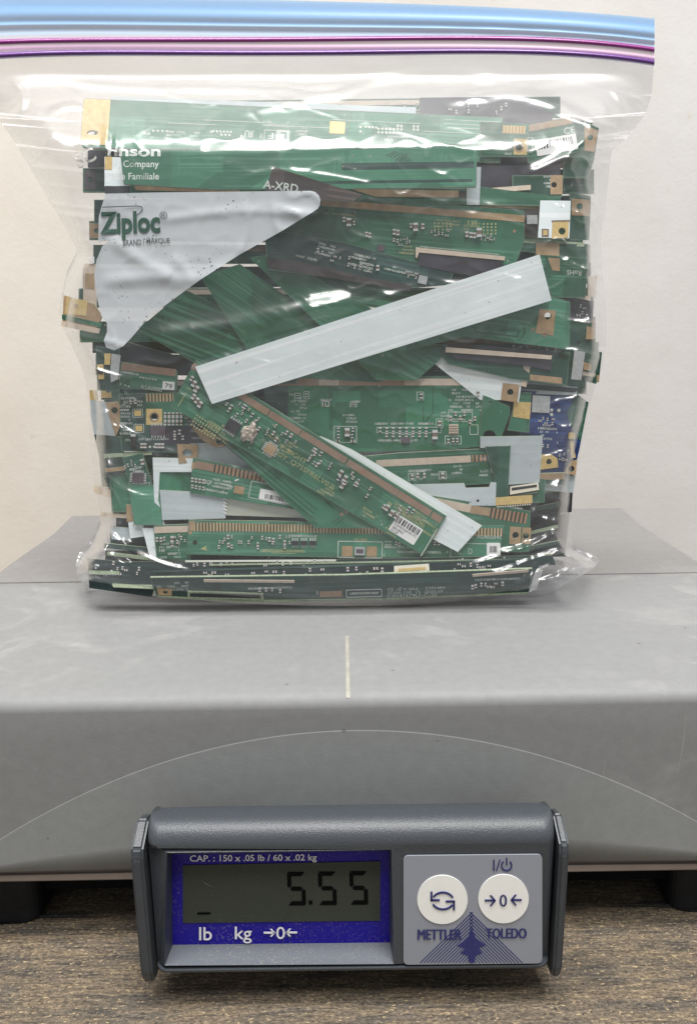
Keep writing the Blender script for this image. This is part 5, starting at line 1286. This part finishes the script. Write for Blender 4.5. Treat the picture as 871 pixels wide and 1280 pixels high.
def film_material(name, haze, tint=(1, 1, 1), gl=1.0, rough=0.17):
    m = bpy.data.materials.new(name); m.use_nodes = True; t = m.node_tree
    out = t.nodes['Material Output']; t.nodes.remove(t.nodes['Principled BSDF'])
    tr = N(t, 'ShaderNodeBsdfTransparent'); tr.inputs[0].default_value = c4(tint)
    g1 = N(t, 'ShaderNodeBsdfGlossy'); g1.inputs['Roughness'].default_value = rough; g1.inputs[0].default_value = (1, 1, 1, 1)
    g2 = N(t, 'ShaderNodeBsdfGlossy'); g2.inputs['Roughness'].default_value = 0.33; g2.inputs[0].default_value = (1, 1, 1, 1)
    gs = N(t, 'ShaderNodeMixShader'); gs.inputs[0].default_value = 0.55; L(t, g1.outputs[0], gs.inputs[1]); L(t, g2.outputs[0], gs.inputs[2])
    df = N(t, 'ShaderNodeBsdfDiffuse'); df.inputs[0].default_value = (0.85, 0.86, 0.88, 1)
    tl = N(t, 'ShaderNodeBsdfTranslucent'); tl.inputs[0].default_value = (0.85, 0.86, 0.88, 1)
    hz = N(t, 'ShaderNodeMixShader'); hz.inputs[0].default_value = 0.5; L(t, df.outputs[0], hz.inputs[1]); L(t, tl.outputs[0], hz.inputs[2])
    at = N(t, 'ShaderNodeAttribute'); at.attribute_name = 'glare_veil'
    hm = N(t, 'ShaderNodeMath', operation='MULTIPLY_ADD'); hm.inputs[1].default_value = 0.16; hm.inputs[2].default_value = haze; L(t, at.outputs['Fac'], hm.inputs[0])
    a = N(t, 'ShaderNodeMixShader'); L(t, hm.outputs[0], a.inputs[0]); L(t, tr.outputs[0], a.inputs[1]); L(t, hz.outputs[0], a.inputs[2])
    # seen from inside the film the same fresnel applies (thin sheet, no total reflection)
    lw = N(t, 'ShaderNodeLayerWeight'); lw.inputs[0].default_value = 0.5
    pw = N(t, 'ShaderNodeMath', operation='POWER'); L(t, lw.outputs['Facing'], pw.inputs[0]); pw.inputs[1].default_value = 4.0
    ma = N(t, 'ShaderNodeMath', operation='MULTIPLY_ADD'); ma.inputs[1].default_value = 0.85 * gl; ma.inputs[2].default_value = 0.072 * gl; ma.use_clamp = True
    L(t, pw.outputs[0], ma.inputs[0])
    b = N(t, 'ShaderNodeMixShader'); L(t, ma.outputs[0], b.inputs[0]); L(t, a.outputs[0], b.inputs[1]); L(t, gs.outputs[0], b.inputs[2])
    L(t, b.outputs[0], out.inputs['Surface'])
    return m
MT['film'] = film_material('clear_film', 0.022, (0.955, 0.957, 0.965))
MT['film_back'] = film_material('clear_film_back', 0.04, (0.95, 0.952, 0.96))

def unproject(px, py, d):
    rx = FWD.x + RGT.x*(px - CX)/F_PX - UPV.x*(py - CY)/F_PX
    ry = FWD.y + RGT.y*(px - CX)/F_PX - UPV.y*(py - CY)/F_PX
    rz = FWD.z + RGT.z*(px - CX)/F_PX - UPV.z*(py - CY)/F_PX
    k = d / ry
    return np.stack([CAM.x + rx*k, CAM.y + ry*k, CAM.z + rz*k], -1)

def grid_faces(nr, nc):
    i = np.arange(nr-1)[:, None]*nc + np.arange(nc-1)[None, :]
    return np.stack([i, i+nc, i+nc+1, i+1], -1).reshape(-1, 4).tolist()

def make_bag():
    root = empty('zip_bag', (0, 0.36, 0.0))
    tag(root, 'large clear zip bag with blue and purple closure, stuffed with circuit boards', 'plastic bag')
    inv = Matrix.Translation((0, -0.36, 0))
    NR, NC = 330, 300
    t = np.linspace(0, 1, NR)[:, None]; s = np.linspace(0, 1, NC)[None, :]
    yn = TOPY + t*(745 - TOPY)
    l = np.interp(yn, LY, LX); r = np.interp(yn, RY, RX)
    ss = 0.5 - 0.5*np.cos(np.pi*s)*(0.35) - 0.65*(0.5 - s)       # a little denser at both sides
    ss = np.clip((ss - ss.min())/(ss.max() - ss.min()), 0, 1)
    px = l + ss*(r - l); py = TOPY + (bot_y(px) - TOPY)*t + 0*px
    d = front_depth(px, py)
    V = unproject(px, py, d).reshape(-1, 3)
    me = bpy.data.meshes.new('front_film'); me.from_pydata(V.tolist(), [], grid_faces(NR, NC))
    # glare veil painted in as extra haze, stronger at the top, sides and creases
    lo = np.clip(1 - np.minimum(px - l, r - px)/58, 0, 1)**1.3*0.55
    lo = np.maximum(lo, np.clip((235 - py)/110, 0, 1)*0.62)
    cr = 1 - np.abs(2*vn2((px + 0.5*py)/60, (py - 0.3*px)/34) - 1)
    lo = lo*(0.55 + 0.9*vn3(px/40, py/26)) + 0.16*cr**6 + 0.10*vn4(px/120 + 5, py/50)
    at_ = me.attributes.new('glare_veil', 'FLOAT', 'POINT'); at_.data.foreach_set('value', np.clip(lo, 0, 1).astype(np.float32).ravel())
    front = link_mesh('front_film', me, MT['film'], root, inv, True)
    # back film hangs from the same side seams
    G = V.reshape(NR, NC, 3); A = G[:, 0, :]; B = G[:, -1, :]
    nb = 90; u = np.linspace(0, 1, nb)
    rows = []
    for i in range(NR):
        a, b = A[i], B[i]; zt = i / (NR - 1)
        depth = np.interp(zt, [0, 0.08, 0.25, 0.6, 0.93, 1.0], [0.0, .006, .040, .052, .050, .040])
        prof = (1 - np.abs(2*u - 1)**3.2)
        P = a[None, :]*(1-u)[:, None] + b[None, :]*u[:, None]
        yy = u*420; x2 = np.full(nb, i*2.0)
        wob = (vn1(yy/26, x2/40) - 0.5)*0.004*prof*min(1, zt*6)
        P[:, 1] = P[:, 1] + depth*prof + wob
        # keep it off the platform and level with the rim of the front
        P[:, 2] = np.maximum(P[:, 2], 0.0012)
        rows.append(P)
    Bk = np.stack(rows)
    me = bpy.data.meshes.new('back_film'); me.from_pydata(Bk.reshape(-1, 3).tolist(), [], grid_faces(NR, nb))
    link_mesh('back_film', me, MT['film_back'], root, inv, True)
    # floor of the bag
    nf = 12; w = np.linspace(0, 1, nf)[:, None]
    fr = G[-1][np.linspace(0, NC-1, nb).astype(int)]; bk = Bk[-1]
    Fl = np.stack([fr*(1-q) + bk*q for q in w[:, 0]]); Fl[1:-1, :, 2] = 0.0008
    me = bpy.data.meshes.new('bottom_film'); me.from_pydata(Fl.reshape(-1, 3).tolist(), [], grid_faces(nf, nb))
    link_mesh('bottom_film', me, MT['film_back'], root, inv, True)

    # ---- frosted write-on panel: polygon in the front film, with its own outline
    from mathutils import geometry as mg
    def surf(pxs, pys, off):
        pxs = np.array(pxs, float); pys = np.array(pys, float); dd = front_depth(pxs, pys) - off
        return unproject(pxs, pys, dd)
    def dense(poly, step=2.5):
        o = []
        for i in range(len(poly)):
            a, b = poly[i], poly[(i+1) % len(poly)]; n = max(1, int(math.hypot(b[0]-a[0], b[1]-a[1]) / step))
            o += [(a[0] + (b[0]-a[0])*k/n, a[1] + (b[1]-a[1])*k/n) for k in range(n)]
        return o
    outline = [(132, 242), (200, 240.5), (388, 238.5), (394, 240), (398.5, 244.5), (400.5, 250), (400, 256), (397, 261), (391, 265), (352, 289), (300, 318), (250, 350), (205, 383), (180, 404), (163, 424), (154, 433), (143, 438), (133, 434), (130, 426), (134, 415), (134, 404), (127, 395), (121, 370), (118, 345), (121, 325), (128, 308), (138, 300), (123, 303), (124, 270)]
    def inside(x, y, poly):
        c = False; j = len(poly) - 1
        for i in range(len(poly)):
            if (poly[i][1] > y) != (poly[j][1] > y) and x < (poly[j][0]-poly[i][0])*(y-poly[i][1])/(poly[j][1]-poly[i][1]) + poly[i][0]: c = not c
            j = i
        return c
    bd = dense(outline); pts = [Vector(p) for p in bd]; nb_ = len(pts)
    for x in np.arange(118, 402, 3.2):
        for y in np.arange(239, 440, 3.2):
            if inside(x, y, outline) and min((x-p[0])**2 + (y-p[1])**2 for p in bd[::2]) > 4: pts.append(Vector((x, y)))
    vo, ed, fa, *_ = mg.delaunay_2d_cdt(pts, [(i, (i+1) % nb_) for i in range(nb_)], [list(range(nb_))], 1, 1e-4)
    P = surf([v[0] for v in vo], [v[1] for v in vo], 0.00025)
    m = bpy.data.materials.new('frosted_white_print'); m.use_nodes = True; tt = m.node_tree; b = tt.nodes['Principled BSDF']
    tc = N(tt, 'ShaderNodeTexCoord').outputs['Object']
    vv = N(tt, 'ShaderNodeTexVoronoi'); vv.inputs['Scale'].default_value = 620; L(tt, tc, vv.inputs['Vector'])
    pk = ramp(tt, vv.outputs['Distance'], 0.16, W4, 0.24, K4); pm = ramp(tt, noise(tt, tc, 60, 3, 0.6), 0.50, K4, 0.62, W4)
    L(tt, mixc(tt, mixc(tt, 1.0, pk, pm, 'MULTIPLY'), (0.49, 0.52, 0.55, 1), (0.10, 0.12, 0.12, 1)), b.inputs['Base Color'])
    b.inputs['Roughness'].default_value = 0.33; b.inputs['Alpha'].default_value = 0.88
    me = bpy.data.meshes.new('write_on_panel'); me.from_pydata(P.tolist(), [], [tuple(reversed(f)) for f in fa]); 
    panel = link_mesh('write_on_panel', me, m, root, inv, True)
    def wtext(s_, cx, cy, w, h, mat, ang=0.0, off=0.0005, bold=0.0, skew=0.0, par=panel, name='lettering', xclip=None):
        v, f = text_mesh(s_, bold); a = math.radians(ang); c, d = math.cos(a), math.sin(a)
        X = [cx + (p[0]*w + skew*p[1]*h)*c + p[1]*h*d for p in v]; Y = [cy + (p[0]*w + skew*p[1]*h)*d - p[1]*h*c for p in v]
        me = bpy.data.meshes.new(name); me.from_pydata(surf(X, Y, off).tolist(), [], f)
        o = link_mesh(name, me, mat, par)
        if par is root: o.matrix_local = inv
        return o
    gd = plain('print_gap_green', (0.045, 0.095, 0.075), 0.4)
    dk = plain('print_dark_grey', (0.06, 0.075, 0.08), 0.5)
    wi = plain('white_bag_print', (0.80, 0.82, 0.82), 0.45); wi.node_tree.nodes['Principled BSDF'].inputs['Alpha'].default_value = 0.7
    gy = plain('grey_bag_print', (0.50, 0.49, 0.47), 0.5)
    wtext('Ziploc', 163, 282, 75, 36, gd, -1.5, bold=0.035)
    wtext('\u00ae', 204.5, 269, 9.5, 9.5, dk, 0, 0.00055)
    wtext('BRAND', 165.5, 303, 23, 7, dk, -1, 0.00055, 0.008); wtext('MARQUE', 198, 301.5, 29, 7.5, dk, -2, 0.00055, 0.008); wtext('|-', 181.5, 302.5, 4, 7, dk, 0, 0.00055, 0.0)
    # the thin rule over the name
    rule = [(128, 259), (172, 257.5), (177, 258.5), (178.5, 262), (175, 266), (171, 269)]
    R = []; F = []
    for i in range(len(rule)):
        p = np.array(rule[i]); q = np.array(rule[min(i+1, len(rule)-1)]) - np.array(rule[max(i-1, 0)]); q = q/np.hypot(*q); nn = np.array([-q[1], q[0]])*0.6
        R += [p + nn, p - nn]
        if i: F.append((2*i-2, 2*i-1, 2*i+1, 2*i))
    me = bpy.data.meshes.new('rule'); me.from_pydata(surf([p[0] for p in R], [p[1] for p in R], 0.00055).tolist(), [], F); link_mesh('rule', me, dk, panel)
    wtext('hnson', 168, 189, 66, 13, wi, 0, 0.0004, 0.03, 0, root); wtext('ily Company', 170, 206, 58, 11, wi, 0, 0.0004, 0.01, 0, root); wtext('prise Familiale', 167, 221.5, 64, 11, wi, 0, 0.0004, 0.01, 0, root)
    wtext('SC', 107, 197, 26, 18, gy, -28, 0.0004, 0.02, 0.1, root)

    # ---- zip closure
    def band(name, rowsv, mat, par=root, depth0=0.3462, bulge=0.0, n=120):
        """rowsv: functions px -> py from top to bottom"""
        xs = np.linspace(-27, 817.5, n); nr = 9; V = []; 
        for k in range(nr):
            f = k/(nr-1); py = rowsv[0](xs)*(1-f) + rowsv[1](xs)*f
            dd = depth0 + 0.0012*np.sin(xs/170) - bulge*math.sin(math.pi*f)
            V.append(unproject(xs, py, dd))
        Vb = [v + np.array([0, 0.0009, 0]) for v in (V[0], V[-1])]
        A_ = np.concatenate(V + [Vb[1], Vb[0], V[0]]).tolist(); nt_ = nr + 3
        me = bpy.data.meshes.new(name); me.from_pydata(A_, [], grid_faces(nt_, n))
        return link_mesh(name, me, mat, par, inv if par is root else None, True)
    def curve(*pts):
        X = [p[0] for p in pts]; Y = [p[1] for p in pts]
        c = np.polyfit(X, Y, min(4, len(pts) - 1)); return lambda x: np.polyval(c, x)
    magT = curve((-26, 51), (100, 48.5), (300, 46), (436, 46.5), (560, 46), (680, 46.5), (760, 52), (817, 60))
    purB = curve((-26, 73), (100, 69), (300, 66.5), (436, 68.5), (560, 67), (680, 66.5), (760, 72), (817, 80.5))
    lip = curve((-26, -6), (200, -3), (436, 2.5), (620, 9), (720, 15), (817, 23))
    sh = lambda f, o: (lambda x: f(x) + o)
    mixf = lambda a, b, k: (lambda x: a(x)*(1-k) + b(x)*k)
    def tint_film(name, col, alpha, rough=0.25):
        m_ = plain(name, col, rough, var=0.06, vscale=40); bb = m_.node_tree.nodes['Principled BSDF']; bb.inputs['Alpha'].default_value = alpha; return m_
    mag = tint_film('magenta_zip_line', (0.26, 0.035, 0.22), 0.96); pur = tint_film('purple_zip_line', (0.15, 0.05, 0.26), 0.96)
    # the coloured closure is one moulded strip; its colour changes across its width
    n, nr = 160, 41; xs = np.linspace(-27, 817.5, n); botf = sh(purB, 2.5); V = []
    for k in range(nr):
        f = k / (nr - 1); py = lip(xs)*(1-f) + botf(xs)*f
        rel = 0.0007*math.exp(-((f - 0.30)/0.10)**2) + 0.0005*math.exp(-((f - 0.47)/0.03)**2) - 0.0003*math.exp(-((f - 0.56)/0.03)**2) + 0.0004*math.exp(-((f - 0.84)/0.04)**2)
        ripple = 0.00008*np.sin(xs*1.1)*math.exp(-((f - 0.47)/0.06)**2)*np.exp(-((xs - 640)/110)**2)
        V.append(unproject(xs, py, 0.3459 - rel + ripple + 0.0012*np.sin(xs/170)))
    me = bpy.data.meshes.new('closure_strip'); me.from_pydata(np.concatenate(V).tolist(), [], grid_faces(nr, n))
    uv = me.uv_layers.new(name='across')
    for li, lp in enumerate(me.loops):
        vi = lp.vertex_index; uv.data[li].uv = ((vi % n)/(n-1), (vi // n)/(nr-1))
    m = bpy.data.materials.new('tinted_zip_film'); m.use_nodes = True; tt = m.node_tree; bb = tt.nodes['Principled BSDF']
    sp = N(tt, 'ShaderNodeSeparateXYZ'); L(tt, N(tt, 'ShaderNodeTexCoord').outputs['UV'], sp.inputs[0])
    cr = N(tt, 'ShaderNodeValToRGB'); L(tt, sp.outputs[1], cr.inputs[0]); E = cr.color_ramp.elements
    stops = [(0.0, (0.36, 0.58, 0.84)), (0.06, (0.23, 0.45, 0.78)), (0.16, (0.17, 0.39, 0.72)), (0.34, (0.20, 0.42, 0.74)), (0.40, (0.15, 0.34, 0.67)), (0.43, (0.22, 0.48, 0.78)), (0.50, (0.40, 0.57, 0.84)), (0.54, (0.29, 0.46, 0.75)), (0.57, (0.43, 0.59, 0.82)), (0.62, (0.52, 0.68, 0.85)), (0.655, (0.66, 0.66, 0.78)), (0.74, (0.74, 0.58, 0.68)), (0.80, (0.72, 0.55, 0.68)), (0.835, (0.58, 0.30, 0.56)), (0.875, (0.74, 0.48, 0.74)), (0.91, (0.66, 0.52, 0.80)), (0.985, (0.50, 0.46, 0.78)), (1.0, (0.60, 0.62, 0.80))]
    E[0].position, E[0].color = stops[0][0], c4(stops[0][1]); E[1].position, E[1].color = stops[-1][0], c4(stops[-1][1])
    for p_, c_ in stops[1:-1]:
        e_ = E.new(p_); e_.color = c4(c_)
    L(tt, cr.outputs[0], bb.inputs['Base Color']); bb.inputs['Roughness'].default_value = 0.28; bb.inputs['Alpha'].default_value = 0.80
    link_mesh('closure_strip', me, m, root, inv, True)
    band('closure_ridge', (sh(magT, -0.6), sh(magT, 5.0)), mag, bulge=0.0006, depth0=0.3457)
    band('closure_ridge', (sh(purB, -5.4), sh(purB, 0.2)), pur, bulge=0.0006, depth0=0.3457)
    return root
make_bag()
